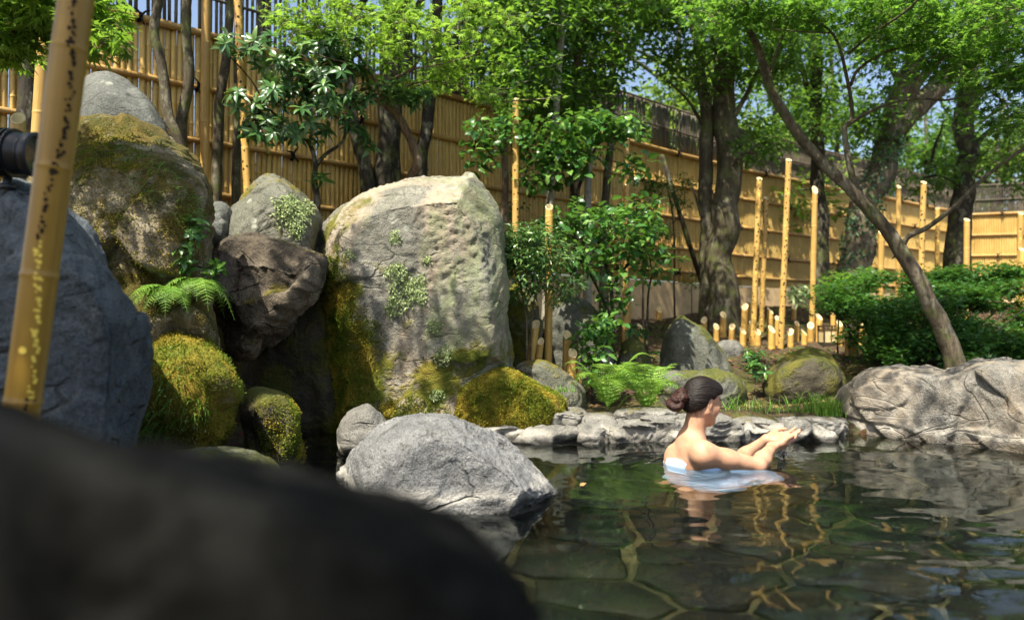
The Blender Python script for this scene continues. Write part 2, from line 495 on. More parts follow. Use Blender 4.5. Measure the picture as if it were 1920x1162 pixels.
BARK = {
 'grey': bark_mat('grey_mossy_bark', (.035, .028, .016), (.07, .057, .034), (.125, .108, .07), .5),
 'dark': bark_mat('dark_bark', (.014, .012, .008), (.03, .025, .017), (.055, .047, .032), .5),
 'brown': bark_mat('brown_bark', (.07, .045, .028), (.14, .095, .06), (.22, .16, .105), .15),
 'pale': bark_mat('pale_bark', (.16, .14, .105), (.27, .25, .19), (.38, .355, .29), .25),
 'maple': bark_mat('maple_bark', (.045, .035, .022), (.095, .076, .05), (.165, .138, .095), .35),
}
BAM = {
 'fence': bamboo_mat('fence_bamboo', (.41, .26, .066), (.55, .375, .11), (.65, .47, .165), .4, .25, .5),
 'rail': bamboo_mat('rail_bamboo', (.30, .17, .05), (.42, .255, .08), (.5, .33, .12), .4, .3, .3),
 'lattice': bamboo_mat('shade_toned_lattice_bamboo', (.05, .042, .032), (.10, .085, .065), (.19, .165, .125), .5, .3, .7),  # shade of the backlit slats is put into this darker colour
 'pole': bamboo_mat('golden_bamboo', (.36, .21, .05), (.48, .30, .08), (.58, .39, .13), .35, .4, .45),
 'old': bamboo_mat('ochre_bamboo', (.23, .125, .012), (.30, .17, .018), (.37, .225, .034), .28, .12, .1),
}
MAT_PITH = plain_mat('bamboo_cut_face', (.74, .60, .34), .6, .3, .25, 40)
MAT_PAINTED_LIT = plain_mat('painted_sunlit_hole', (.85, .62, .10), .6, .3, .25, 40)  # bright yellow colour stands in for sun shining through the bored holes
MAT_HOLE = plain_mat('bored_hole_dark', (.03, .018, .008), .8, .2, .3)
MAT_ROPE = plain_mat('black_palm_rope', (.012, .011, .010), .9, .2, .4, 120)
LEAF = {
 'maple': leaf_mat('maple_leaf', (.075, .17, .028), (.14, .27, .04), (.26, .39, .07), .5, .5, .3, (.40, .68, .05)),
 'mapled': leaf_mat('deep_maple_leaf', (.026, .09, .018), (.055, .145, .027), (.12, .235, .042), .5, .58, .3, (.30, .58, .05)),
 'gloss': leaf_mat('glossy_evergreen_leaf', (.03, .10, .024), (.06, .165, .034), (.14, .27, .05), .3, .3, .5, (.22, .46, .04)),
 'rhodo': leaf_mat('rhododendron_leaf', (.028, .085, .025), (.05, .13, .035), (.14, .24, .055), .32, .2, .5, (.2, .36, .04)),
 'wood': leaf_mat('woodland_leaf', (.018, .062, .012), (.040, .11, .019), (.095, .19, .032), .45, .5, .35, (.28, .54, .045)),
 'far': leaf_mat('far_tree_leaf', (.03, .078, .014), (.065, .14, .022), (.16, .26, .046), .5, .5, .3, (.40, .62, .07)),
 'fern': leaf_mat('fern_leaf', (.10, .23, .03), (.17, .33, .045), (.27, .42, .07), .5, .4, .3, (.4, .62, .07)),
 'grass': leaf_mat('grass_blade', (.06, .16, .02), (.12, .26, .03), (.2, .34, .06), .45, .35, .35, (.35, .55, .06)),
 'creeper': leaf_mat('pale_creeper_leaf', (.17, .24, .08), (.28, .36, .14), (.42, .48, .24), .6, .2, .3, (.4, .5, .15)),
 'ivy': leaf_mat('ivy_leaf', (.02, .075, .03), (.035, .115, .045), (.07, .17, .06), .4, .15, .4, (.1, .25, .05)),
 'azalea': leaf_mat('low_maple_leaf', (.014, .058, .010), (.03, .10, .016), (.07, .17, .026), .45, .3, .3, (.16, .36, .03)),
 'litter': leaf_mat('fallen_leaf', (.06, .035, .015), (.14, .085, .035), (.25, .17, .07), .7, .1, .2, (.2, .1, .03)),
 'mossf': leaf_mat('moss_tuft', (.09, .135, .008), (.185, .205, .014), (.32, .25, .03), .8, .2, .2, (.3, .3, .03)),
}
# ================================================================== ground, pool, water
POOL = np.array([(6.5, -1.2), (6.5, 2.7), (2.9, 3.75), (1.9, 4.3), (1.0, 4.22), (-.05, 4.25), (-.5, 4.5), (-1.25, 4.45), (-1.55, 3.7),
                 (-1.6, 2.4), (-1.1, 1.5), (-.15, 1.0), (.2, .3), (.3, -1.2)])
def pool_sd(X, Y):
    P = np.stack([X.ravel(), Y.ravel()], 1)
    d = np.full(len(P), 1e9); ins = np.zeros(len(P), bool)
    for i in range(len(POOL)):
        a, b = POOL[i], POOL[(i + 1) % len(POOL)]
        ab = b - a
        t = np.clip(((P - a) @ ab) / (ab @ ab), 0, 1)
        d = np.minimum(d, np.linalg.norm(P - a - t[:, None] * ab, axis=1))
        c = ((a[1] > P[:, 1]) != (b[1] > P[:, 1]))
        xi = a[0] + (P[:, 1] - a[1]) / np.where(b[1] - a[1] == 0, 1e-9, b[1] - a[1]) * ab[0]
        ins ^= c & (P[:, 0] < xi)
    return np.where(ins, -d, d).reshape(X.shape)
def ground_z(X, Y, detail=True):
    X = np.atleast_1d(np.asarray(X, float)); Y = np.atleast_1d(np.asarray(Y, float))
    d = pool_sd(X, Y)
    z = .05 + .05 * sstep(0, .25, d) + .28 * sstep(.5, 2.0, d) + .5 * sstep(2, 6.2, d) + .22 * sstep(-1.0, -2.2, X) * sstep(0, 1, d)
    z = np.where(d < 0, .05 - .72 * sstep(0, .22, -d), z)
    if detail:
        n = fbm(np.stack([X.ravel() * 1.3, Y.ravel() * 1.3, np.zeros(X.size)], 1), 3).reshape(X.shape)
        z = z + np.where(d > 0, .05 * n * sstep(0, .6, d) * sstep(60, 20, np.hypot(X, Y)), 0)
    return z
def gz(x, y): return float(ground_z(x, y)[0])

near = np.arange(-6.0, 9.01, .075)
gx = np.concatenate([-np.geomspace(250, 6.2, 26), near, np.geomspace(9.2, 250, 26)])
neary = np.arange(-2.0, 15.01, .075)
gy = np.concatenate([-np.geomspace(120, 2.2, 20), neary, np.geomspace(15.2, 300, 30)])
GX, GY = np.meshgrid(gx, gy, indexing='ij')
GZ = ground_z(GX, GY)
nI, nJ = GX.shape
i, j = np.meshgrid(np.arange(nI - 1), np.arange(nJ - 1), indexing='ij')
GF = np.stack([i * nJ + j, (i + 1) * nJ + j, (i + 1) * nJ + j + 1, i * nJ + j + 1], -1).reshape(-1, 4)
M = Mat('garden_soil')
sn = M.noise(2.5, 6, .65); sf = M.noise(40, 5, .7); sl = M.vor(45, None, 'F1', 'Color')
soil = M.ramp(sf, [(.3, (.022, .016, .010)), (.5, (.06, .043, .026)), (.7, (.13, .095, .055))])
soil = M.mix(.35, soil, M.mix(1.0, sl, (.16, .10, .05), 'MULTIPLY'))
soil = M.mix(M.ramp(sn, [(.5, 0.0), (.62, .85)]), soil, M.mix(sf, (.03, .045, .008), (.12, .13, .025)))
M_SOIL = M.out(M.bsdf(soil, .95, M.bump(M.math('ADD', sf, M.math('MULTIPLY', sn, .4)), 1.0, .025), .2))
tag(obj('ground', mesh_np('ground', np.stack([GX.ravel(), GY.ravel(), GZ.ravel()], 1), GF), M_SOIL), kind='structure')

# pool floor: mortar bed with flagstones as real pieces
FLOORZ = -.47
M = Mat('pool_mortar')
mn = M.math('ADD', M.math('MULTIPLY', M.noise(25, 5, .65), .5), M.math('MULTIPLY', M.noise(2.6, 3, .6), .5))
M_MORTAR = M.out(M.bsdf(M.ramp(mn, [(.38, (.008, .008, .004)), (.5, (.045, .039, .016)), (.66, (.14, .12, .05))]), .8, M.bump(mn, .8, .02), .3))
mb = MB().box((2.3, 1.9, FLOORZ - .05), (8.6, 6.6, .1))
pool_floor = tag(obj('pool_floor', mb.mesh('pool_floor', False), M_MORTAR), kind='structure')
M = Mat('pool_flagstone')
fn = M.noise(5, 5, .6); ff = M.noise(50, 4, .7)
fc = M.ramp(fn, [(.3, (.003, .005, .0042)), (.5, (.0075, .010, .0075)), (.7, (.018, .020, .012))])
fc = M.mix(.8, fc, M.ramp(M.rand(), [(0, (.55, .62, .5)), (.45, (1, 1, 1)), (.8, (1.5, 1.05, .8)), (1, (1.7, 1.5, .9))]), 'MULTIPLY')
fc = M.mix(.5, fc, M.ramp(ff, [(.3, (.6, .6, .6)), (.7, (1.3, 1.3, 1.3))]), 'MULTIPLY')
M_FLAG = M.out(M.bsdf(fc, .7, M.bump(ff, .6, .01), .3))
def clip_poly(poly, n, d):
    out = []
    for a, b in zip(poly, np.roll(poly, -1, axis=0)):
        da, db = a @ n - d, b @ n - d
        if da <= 0: out.append(a)
        if (da < 0) != (db < 0) and abs(da - db) > 1e-9: out.append(a + (b - a) * da / (da - db))
    return np.array(out)
seeds = []
r2 = np.random.default_rng(21)
for a in np.arange(-.6, 4.4, .37):
    for b in np.arange(.9, 4.4, .33):
        seeds.append((a + r2.uniform(-.17, .17), b + r2.uniform(-.16, .16)))
seeds = np.array(seeds)
for k, s in enumerate(seeds):
    gap_ = r2.uniform(.003, .013)
    poly = s + np.array([(-.6, -.6), (.6, -.6), (.6, .6), (-.6, .6)])
    for q in seeds[np.argsort(np.linalg.norm(seeds - s, axis=1))[1:14]]:
        n = q - s; L = np.linalg.norm(n); n = n / L
        poly = clip_poly(poly, n, ((s + q) / 2) @ n - gap_)
        if len(poly) < 3: break
    if len(poly) < 3 or pool_sd(np.array([s[0]]), np.array([s[1]]))[0] > .0: continue
    # uneven edges
    pts = []
    for a, b in zip(poly, np.roll(poly, -1, axis=0)):
        L = np.linalg.norm(b - a)
        for t in np.linspace(0, 1, max(2, int(L / .07)), endpoint=False):
            p = a + (b - a) * t
            pts.append(p - (p - s) / (np.linalg.norm(p - s) + 1e-6) * r2.uniform(0, .016))
    pts = np.array(pts); m = len(pts); c = pts.mean(0)
    zt = FLOORZ + .028 + r2.uniform(-.006, .008)
    rings = [(1.0, FLOORZ + .002), (1.0, zt - .010), (.965, zt), (0.5, zt + .003)]
    V = np.concatenate([np.column_stack([c + (pts - c) * f, np.full(m, z)]) for f, z in rings] + [[[c[0], c[1], zt + .004]]])
    V[:, 2] += .004 * pn(V * 5)
    V -= np.array([c[0], c[1], FLOORZ])
    ii = np.arange(m); i2 = (ii + 1) % m
    F4 = np.concatenate([np.stack([r * m + ii, r * m + i2, (r + 1) * m + i2, (r + 1) * m + ii], 1) for r in range(3)])
    F3 = np.stack([3 * m + ii, 3 * m + i2, np.full(m, 4 * m)], 1)
    obj('flagstone', mesh_np('flagstone', V, [F4, F3], True), M_FLAG, pool_floor, (c[0], c[1], FLOORZ))

# water: refracting sheet with real ripples
HANDS = on(1466, 862, 0)
WOMAN = on(1300, 880, 0)
wx = np.concatenate([np.arange(-3, -1.2, .2), np.arange(-1.2, 3.4, .02), np.arange(3.4, 8.01, .2)])
wy = np.concatenate([np.arange(-1.4, 1.3, .15), np.arange(1.3, 4.7, .02), np.arange(4.7, 5.2, .2)])
WX, WY = np.meshgrid(wx, wy, indexing='ij')
Pw = np.stack([WX.ravel(), WY.ravel(), np.zeros(WX.size)], 1)
wz = .0042 * pn(Pw * np.array([1.6, 2.6, 1])) + .0028 * pn(Pw * np.array([4.2, 6.5, 1]) + 9) + .0013 * pn(Pw * np.array([10, 15, 1]) + 3) + .0004 * pn(Pw * np.array([22, 30, 1]) + 6)
amp = .35 + 1.0 * sstep(-.1, .5, pn(Pw * np.array([.7, .8, 1]) + 4.4)) + .8 * sstep(2.6, 1.7, Pw[:, 1]) * sstep(.2, 1.0, Pw[:, 0])
wz = wz * amp
r = np.hypot(Pw[:, 0] - HANDS[0], Pw[:, 1] - HANDS[1])
wz += .0022 * np.sin(r * 2 * np.pi / .055) * np.exp(-r / .16) * sstep(0, .03, r)
r = np.hypot(Pw[:, 0] - WOMAN[0], Pw[:, 1] - WOMAN[1])
wz += .0009 * np.sin(r * 2 * np.pi / .09) * np.exp(-r / .5)
Pw[:, 2] = wz
nI, nJ = WX.shape
i, j = np.meshgrid(np.arange(nI - 1), np.arange(nJ - 1), indexing='ij')
WF = np.stack([i * nJ + j, (i + 1) * nJ + j, (i + 1) * nJ + j + 1, i * nJ + j + 1], -1).reshape(-1, 4)
M = Mat('pool_water')
gl = M.n('BsdfGlass', {'Color': (.81, .86, .85), 'Roughness': 0.0, 'IOR': 1.33})
M_WATER = M.out(gl)
water = tag(obj('water', mesh_np('water', Pw, WF), M_WATER), kind='structure')

# ================================================================== bamboo fences
def cane_mesh(name, L, r, seed, sides=8, cut=False):
    """one bamboo culm, axis +z, with node swellings"""
    rr = np.random.default_rng(seed)
    zs = [0.0]; rad = [r]
    z = rr.uniform(.03, .22)
    while z < L - .03:
        zs += [z - .014, z - .004, z, z + .004, z + .014]; rad += [r * .98, r * 1.04, r * 1.12, r * 1.02, r * .97]
        z += rr.uniform(.17, .27) * (r / .02) ** .5
    zs.append(L); rad.append(r * .96)
    zs = np.array(zs); P = np.zeros((len(zs), 3)); P[:, 2] = zs
    P[:, 0] = .004 * np.sin(zs * rr.uniform(1.5, 3) + rr.uniform(0, 6)) * (r / .02)
    V, F4, F3 = tube(P, np.array(rad), sides)
    return mesh_np(name, V, [F4, F3])

def knot_mesh():
    m = MB()
    for a in range(3):
        th = np.linspace(0, 2 * np.pi, 15)
        P = np.stack([.006 * (a - 1) + 0 * th, .028 * np.cos(th), .034 * np.sin(th)], 1)
        m.tube(P, .005, 5, False)
    for s, dx, dz in ((1, .05, .055), (-1, -.055, .03), (1, .03, -.06), (-1, -.03, -.05)):
        m.tube(curve([(0, -.03, 0), (dx * .5, -.05, dz * .7), (dx, -.045, dz)], 6), [.007, .008, .007, .006, .005, .003], 5)
    m.box((0, -.035, 0), (.022, .02, .024))
    return m.mesh('rope_tie')
KNOT = knot_mesh()
RAILZ = [2.74, 2.34, 1.95, 1.57, 1.28]
FBOT, FTOP, LTOP = 1.16, 2.74, 3.30
CANES = [cane_mesh('cane', FTOP - FBOT + .02, .0215, 100 + k) for k in range(14)]
SLATS = [cane_mesh('slat', LTOP - FTOP - .02, .0125, 200 + k, 6) for k in range(10)]
for k, s in enumerate(SLATS):
    pass
M_PLINTH = plain_mat('fence_plinth_render', (.62, .44, .24), .9, .2, .4, 12, .004)
M_POST = plain_mat('dark_fence_post', (.045, .035, .025), .8, .3, .4, 20)

def fence(name, label, A, dirv, L, single, seed):
    A = np.array([A[0], A[1], 0.0]); d = np.array([dirv[0], dirv[1], 0.0]); d /= np.linalg.norm(d)
    n = np.array([d[1], -d[0], 0.0])
    ang = math.atan2(d[1], d[0])
    R = np.array([[math.cos(ang), -math.sin(ang), 0], [math.sin(ang), math.cos(ang), 0], [0, 0, 1]])
    root = thing(name, label, 'fence', A)
    root.rotation_euler.z = ang
    rr = np.random.default_rng(seed)
    # local frame: x along fence, -y toward the pool
    sp = .0415
    xs = np.arange(.02, L, sp)
    if single:
        for x in xs:
            o = obj('cane', CANES[rr.integers(len(CANES))], BAM['fence'], root, (x, 0.0 + rr.uniform(-.002, .002), FBOT))
            o.rotation_euler.z = rr.uniform(0, 6.28)
    else:
        m = MB()
        for x in xs:
            c = CANES[rr.integers(len(CANES))]
            P = np.array([(0, 0, z) for z in np.linspace(0, FTOP - FBOT, 6)])
            V, F4, F3 = tube(P, .0215, 6, False)
            m.add(V + np.array([x, rr.uniform(-.002, .002), FBOT]), [F4])
        o = obj('cane_screen', m.mesh('cane_screen'), BAM['fence'], root); o['kind'] = 'stuff'
    # lattice slats
    x = .02; m = MB()
    while x < L:
        if rr.random() < .9:
            if single:
                o = obj('slat', SLATS[rr.integers(len(SLATS))], BAM['lattice'], root, (x, .012 + rr.uniform(-.004, .004), FTOP + .03))
                o.rotation_euler = (rr.uniform(-.01, .01), rr.uniform(-.012, .012), rr.uniform(0, 6.28))
            else:
                V, F4, F3 = tube(np.array([(0, 0, z) for z in np.linspace(FTOP + .03, LTOP, 4)]), .0125, 5, False)
                m.add(V + np.array([x, .012, 0]), [F4])
        x += rr.uniform(.029, .044)
    if not single:
        o = obj('slat_screen', m.mesh('slat_screen'), BAM['lattice'], root); o['kind'] = 'stuff'
    # rails
    for k, z in enumerate(RAILZ + [3.02, LTOP]):
        rad = .021 if z < 2.7 else (.027 if z < 2.8 else .012)
        P = np.array([(x, -.036 if z < 2.8 else -.012, z + .004 * math.sin(x * 2.1 + k)) for x in np.linspace(0, L, int(L / .12))])
        rv = rad * (1 + .10 * (np.arange(len(P)) % 4 == 0))
        V, F4, F3 = tube(P, rv, 8)
        rail = obj('rail', mesh_np('rail', V, [F4, F3]), BAM['rail'] if z < 2.8 else BAM['lattice'], root)
        if z < 2.8:
            for x in np.arange(.5 + .55 * (k % 2), L, 1.25):
                o = obj('rope_tie', KNOT, MAT_ROPE, rail, (x + rr.uniform(-.1, .1), -.036, z))
                o.rotation_euler.y = rr.uniform(-.4, .4)
    # cap board under the lattice, posts behind, plinth
    for x in np.arange(.9, L, 1.85):
        obj('post', MB().tube([(x, .075, .5), (x, .075, LTOP + .05)], .045, 10).mesh('post'), M_POST, root)
    obj('plinth', MB().box((L / 2, .01, .80), (L, .09, .70)).mesh('plinth', False), M_PLINTH, root)
    return root
ang1 = np.array([.751, .66])
fA = np.array([-1.887, 5.7]) - 2.75 * ang1
fB = np.array([-1.887, 5.7]) + 6.67 * ang1
d2 = np.array([.81, .588]); fC = fB + 7.0 * d2
fence('bamboo_fence', 'long golden bamboo fence with lattice top behind the big upright rock', fA, ang1, 9.42, True, 1)
fence('bamboo_fence', 'shaded stretch of bamboo fence behind the ivy-clad tree and tall bored poles', fB, d2, 7.0, False, 2)
fence('bamboo_fence', 'short end of bamboo fence past the corner above the low shrub', fC, (.96, -.27), 5.0, False, 3)

# ================================================================== rocks
ROCKS = {}
def rock(name, label, poly, Y0, tf, tb, mat, vox=.016, sf=.6, sb=.8, k=.022, amp=(.03, .02, .006), freq=2.2, seed=0, more=(), ysl=0.0, cat='rock', front=(), grp=None, grow=.012, facet=.22, strata=0.0, ztop=None):
    hulls = []
    def mk(poly, Y0, tf, tb, front):
        poly = np.array(poly, float); c = poly.mean(0); pts = []
        for p in poly:
            Y = Y0 + ysl * (p[0] - c[0]) / 1000
            pts.append(at(p[0], p[1], Y))
            q = c + (p - c) * sf; pts.append(at(q[0], q[1], Y - tf))
            q = c + (p - c) * (sf * .35 + .65); pts.append(at(q[0], q[1], Y - tf * .62))
            q = c + (p - c) * .975; pts.append(at(q[0], q[1], Y - tf * .28)); pts.append(at(q[0], q[1], Y + tb * .35))
            q = c + (p - c) * sb; pts.append(at(q[0], q[1], Y + tb))
        for p in front: pts.append(at(*p))
        return np.array(pts)
    allp = [mk(poly, Y0, tf, tb, front)] + [mk(*m) for m in more]
    A = np.concatenate(allp)
    lo = A.min(0) - 4 * vox; hi = A.max(0) + 4 * vox
    dims = np.ceil((hi - lo) / vox).astype(int) + 1
    g = [lo[q] + vox * np.arange(dims[q]) for q in range(3)]
    X, Y, Z = [q.astype(np.float32) for q in np.meshgrid(*g, indexing='ij')]
    f = None
    for pts in allp:
        Np, D = hull_planes(pts)
        mx = np.full(X.shape, -1e9, np.float32)
        for nn, d in zip(Np, D):
            np.maximum(mx, nn[0] * X + nn[1] * Y + (nn[2] * Z - d), out=mx)
        nearm = np.abs(mx) < max(4 * vox, 4 * k)
        xs_, ys_, zs_, ms_ = X[nearm], Y[nearm], Z[nearm], mx[nearm]
        acc = np.zeros(xs_.shape, np.float32)
        for nn, d in zip(Np, D):
            acc += np.exp(np.maximum((nn[0] * xs_ + nn[1] * ys_ + nn[2] * zs_ - d - ms_) / k, -20))
        h = mx
        h[nearm] = ms_ + k * np.log(acc) - k * .7 - grow
        if f is None: f = h
        else:
            t = np.clip(.5 + .5 * (f - h) / .04, 0, 1)
            f = f * (1 - t) + h * t - .04 * t * (1 - t)
    V, F = surfnets(f, lo, vox)
    p0 = V[F]; vol = np.einsum('ij,ij->i', p0[:, 0], np.cross(p0[:, 1], p0[:, 2])).sum() + np.einsum('ij,ij->i', p0[:, 0], np.cross(p0[:, 2], p0[:, 3])).sum()
    if vol < 0: F = F[:, ::-1]
    N = vnormals(V, F)
    S = V + seed * 7.7
    # angular facets: every vertex belongs to the nearest of scattered seeds, each with its own tilt
    rs = np.random.default_rng(seed + 300)
    ext = V.max(0) - V.min(0); ns = int(np.clip(np.prod(ext) ** (1 / 3) * 1.0 / .05, 10, 46))
    cs_ = V[rs.integers(0, len(V), ns)]; gs = rs.normal(0, 1, (ns, 3)) * facet
    W_ = V + .05 * np.stack([pn(S * 5), pn(S * 5 + 3), pn(S * 5 + 7)], 1)
    d2_ = np.linalg.norm(W_[:, None] - cs_[None], axis=2)
    wt = np.exp(-(d2_ - d2_.min(1)[:, None]) / .008); wt /= wt.sum(1)[:, None]
    fd = np.einsum('vsk,sk->vs', V[:, None] - cs_[None], gs)
    d = np.clip((wt * np.clip(fd, -.05, .05)).sum(1), -.04, .04) * (amp[1] / .03)
    d = d + amp[0] * .8 * fbm(S * freq, 2) + amp[1] * .20 * (ridge(S * freq * 2.1 + pn(S * 3)[:, None] * .4, 3) - .6)
    rough_ = .35 + .9 * sstep(-.2, .5, pn(S * freq * 1.3 + 2))
    d = d + amp[2] * rough_ * (.55 * fbm(S * freq * 15, 3, .7) - .6 * np.abs(pn(S * freq * 6 + 4)))
    # chipped ledges
    q = fbm(S * freq * 1.1 + 5, 2) * 3.5
    d = d + amp[1] * .45 * (np.floor(q) + sstep(.42, .58, q - np.floor(q)) - q)
    if strata:
        q = 4.2 * fbm(S * np.array([.9, .9, 1.5]) * 1.1, 2, .35) + 3.2 * (V[:, 2] + .35 * V[:, 0])
        q2 = q * 2.7 + 1.5 * pn(S * 2.2)
        f1 = q - np.floor(q); f2 = q2 - np.floor(q2)
        d = d + strata * (f1 * sstep(1.0, .93, f1) - .5) + strata * .12 * (f2 * sstep(1.0, .9, f2) - .5)
    V = V + N * d[:, None]
    if ztop is not None:
        V[:, 2] = np.where(V[:, 2] > ztop, ztop + (V[:, 2] - ztop) * .3, V[:, 2])
    base = np.array([V[:, 0].mean(), V[:, 1].mean(), max(V[:, 2].min(), -.5)])
    me = mesh_np(name, V - base, F)
    o = tag(obj(name, me, MR[mat], None, base), label, cat, grp)
    ROCKS.setdefault(label, (o, V, N))
    return o, V, N
R = {}
R['slate'] = rock('blue_grey_rock', 'large blue-grey rock with a sharp ridge behind the leaning bamboo pole',
     [(-60, 380), (30, 345), (95, 372), (165, 430), (215, 500), (268, 600), (270, 700), (252, 830), (235, 1000), (-60, 1040), (-120, 700)], 2.15, .42, .6, 'blue', .010, .66, .8, .005, (.012, .022, .009), seed=1, facet=.26, grow=-.01)
R['back'] = rock('rounded_grey_rock', 'smooth rounded grey rock behind the mossy rock under two thin trunks',
     [(120, 220), (150, 150), (198, 130), (255, 158), (300, 205), (340, 290), (365, 400), (250, 470), (100, 420)], 4.3, .25, .5, 'grey', .018, .7, .85, .03, (.015, .010, .003), seed=2, grow=.035)
R['mosstall'] = rock('mossy_rock', 'tall tan rock with patchy moss beside the blue-grey rock, ferns growing from it',
     [(85, 300), (125, 250), (200, 238), (285, 255), (342, 300), (368, 355), (390, 425), (395, 520), (380, 640), (200, 760), (60, 640), (60, 420)], 3.45, .5, .5, 'mosstan', .013, .66, .85, .014, (.025, .04, .012), seed=3, grow=.02)
R['mosslow'] = rock('moss_cloaked_rock', 'bulging low rock cloaked in golden green moss at the channel edge',
     [(240, 600), (300, 565), (370, 575), (425, 635), (465, 700), (468, 790), (455, 860), (330, 900), (200, 860), (200, 700)], 3.05, .35, .4, 'moss', .012, .6, .85, .04, (.03, .03, .01), seed=4)
R['crown'] = rock('grey_peaked_rock', 'grey-green peaked rock with folded strata and a creeper patch on top',
     [(405, 440), (425, 395), (460, 345), (505, 320), (545, 330), (580, 365), (612, 405), (610, 480), (590, 560), (480, 560), (400, 500)], 4.45, .4, .5, 'olive', .012, .6, .8, .03, (.02, .02, .005), seed=5, strata=0.0, facet=.16, grow=.03)
R['lump'] = rock('small_grey_rock', 'small grey rock wedged left of the grey-green peaked rock',
     [(362, 410), (385, 380), (425, 376), (440, 405), (440, 470), (360, 480)], 4.3, .2, .3, 'grey', .014, .6, .8, .02, (.02, .02, .006), seed=6)
R['brown'] = rock('brown_rock', 'brown craggy overhanging rock between the mossy rock and the dark recess',
     [(405, 500), (420, 458), (480, 455), (545, 475), (600, 490), (592, 545), (545, 600), (490, 655), (440, 660), (405, 600)], 3.95, .35, .5, 'brown', .011, .62, .8, .010, (.012, .034, .016), seed=7, freq=2.4, facet=.4)
R['recess'] = rock('dark_wet_rock', 'dark wet mossy rock face recessed under the brown craggy rock',
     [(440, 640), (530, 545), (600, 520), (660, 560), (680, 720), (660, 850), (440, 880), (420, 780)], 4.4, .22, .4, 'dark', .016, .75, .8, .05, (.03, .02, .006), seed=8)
R['big'] = rock('upright_rock', 'biggest pale upright rock with mossy streaked face in front of the fence',
     [(600, 480), (608, 420), (640, 385), (700, 352), (780, 334), (880, 330), (915, 372), (938, 410), (950, 520), (955, 680), (940, 790), (780, 830), (610, 830), (603, 640)], 4.5, .42, .6, 'big', .012, .76, .8, .004, (.010, .016, .015), seed=29, freq=1.7, facet=.12, grow=.008, front=[(635, 800, 4.2), (720, 815, 4.06), (800, 815, 4.04), (890, 800, 4.1), (660, 640, 4.14), (780, 600, 4.06), (890, 560, 4.12)])
R['moundsmall'] = rock('mossy_block', 'small brown mossy block at the dark channel left of the waterfall face',
     [(455, 740), (470, 716), (505, 722), (560, 765), (580, 810), (578, 870), (520, 900), (455, 880)], 3.3, .2, .25, 'dark', .011, .62, .8, .02, (.02, .02, .008), seed=10)
R['chip'] = rock('small_stone', 'small pale angular stone below the streaked face of the big rock',
     [(633, 810), (650, 775), (690, 752), (715, 775), (735, 810), (730, 860), (640, 860)], 3.65, .15, .25, 'edge', .009, .62, .8, .01, (.01, .012, .005), seed=11)
R['mound'] = rock('mossy_mound', 'low rounded mound fully covered in golden moss beside the pool edge',
     [(812, 800), (828, 735), (875, 695), (940, 676), (995, 686), (1042, 716), (1072, 752), (1066, 820), (940, 845), (815, 840)], 4.3, .3, .3, 'moss', .012, .7, .85, .03, (.02, .015, .007), seed=12)
R['mound2'] = rock('grey_stone', 'grey stone with moss spots leaning behind the golden moss mound',
     [(955, 700), (975, 675), (1030, 665), (1060, 690), (1095, 725), (1100, 790), (990, 810)], 4.6, .15, .3, 'olive', .013, .65, .8, .02, (.02, .015, .006), seed=13)
R['slab'] = rock('upright_slab', 'narrow upright slab tucked behind the right side of the biggest rock',
     [(935, 560), (960, 520), (1010, 540), (1020, 620), (1015, 720), (940, 730)], 5.1, .15, .4, 'big', .018, .7, .8, .03, (.02, .02, .006), seed=14)
R['slab2'] = rock('upright_slab', 'dark upright slab behind the pair of cut bamboo stumps and mossy stone',
     [(1015, 580), (1040, 535), (1100, 560), (1145, 600), (1160, 680), (1150, 780), (1010, 780)], 5.4, .15, .4, 'shade', .02, .7, .8, .03, (.02, .02, .006), seed=15)
R['hump'] = rock('smooth_grey_boulder', 'smooth dark grey triangular boulder behind the woman',
     [(1225, 660), (1240, 605), (1275, 573), (1310, 590), (1350, 640), (1395, 690), (1410, 740), (1300, 770), (1220, 740)], 5.7, .3, .4, 'shade', .016, .65, .8, .035, (.02, .012, .004), seed=16)
R['ledge'] = rock('green_slab', 'flat greenish slab below the triangular boulder directly behind the woman',
     [(1228, 720), (1240, 692), (1330, 690), (1380, 705), (1402, 740), (1385, 800), (1230, 800)], 5.05, .2, .3, 'shade', .014, .7, .8, .02, (.02, .015, .005), seed=17)
R['low'] = rock('dark_mossy_boulder', 'dark mossy boulder between the ferns and the camellia shrub',
     [(1148, 690), (1160, 640), (1195, 622), (1225, 650), (1232, 720), (1225, 780), (1150, 780)], 5.5, .2, .3, 'shade', .016, .65, .8, .03, (.02, .02, .006), seed=18)
R['hump2'] = rock('mossy_boulder', 'broad dark olive mossy boulder behind the grass by the pool',
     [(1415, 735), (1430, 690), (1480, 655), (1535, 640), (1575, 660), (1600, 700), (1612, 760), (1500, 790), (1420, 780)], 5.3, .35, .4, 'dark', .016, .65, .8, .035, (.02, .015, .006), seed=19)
R['pebble'] = rock('pale_stone', 'pale flat stone in the leaf litter above the triangular boulder',
     [(1335, 655), (1350, 635), (1385, 636), (1400, 655), (1395, 690), (1340, 690)], 6.1, .15, .2, 'edge', .014, .7, .8, .015, (.01, .01, .004), seed=20)
R['swirl'] = rock('banded_boulder', 'big pale boulder with swirling bands at the right edge of the pool',
     [(1572, 790), (1574, 735), (1610, 700), (1660, 684), (1740, 684), (1800, 690), (1830, 720), (1820, 870), (1600, 870)], 4.3, .22, .5, 'swirl', .0095, .75, .85, .018, (.02, .02, .004), seed=21, ysl=-1.5, freq=1.8, facet=.14, strata=.017,
     more=[([(1700, 760), (1760, 700), (1810, 672), (1860, 665), (1930, 675), (2010, 690), (2030, 760), (2030, 900), (1720, 880)], 3.95, .22, .6, ())])
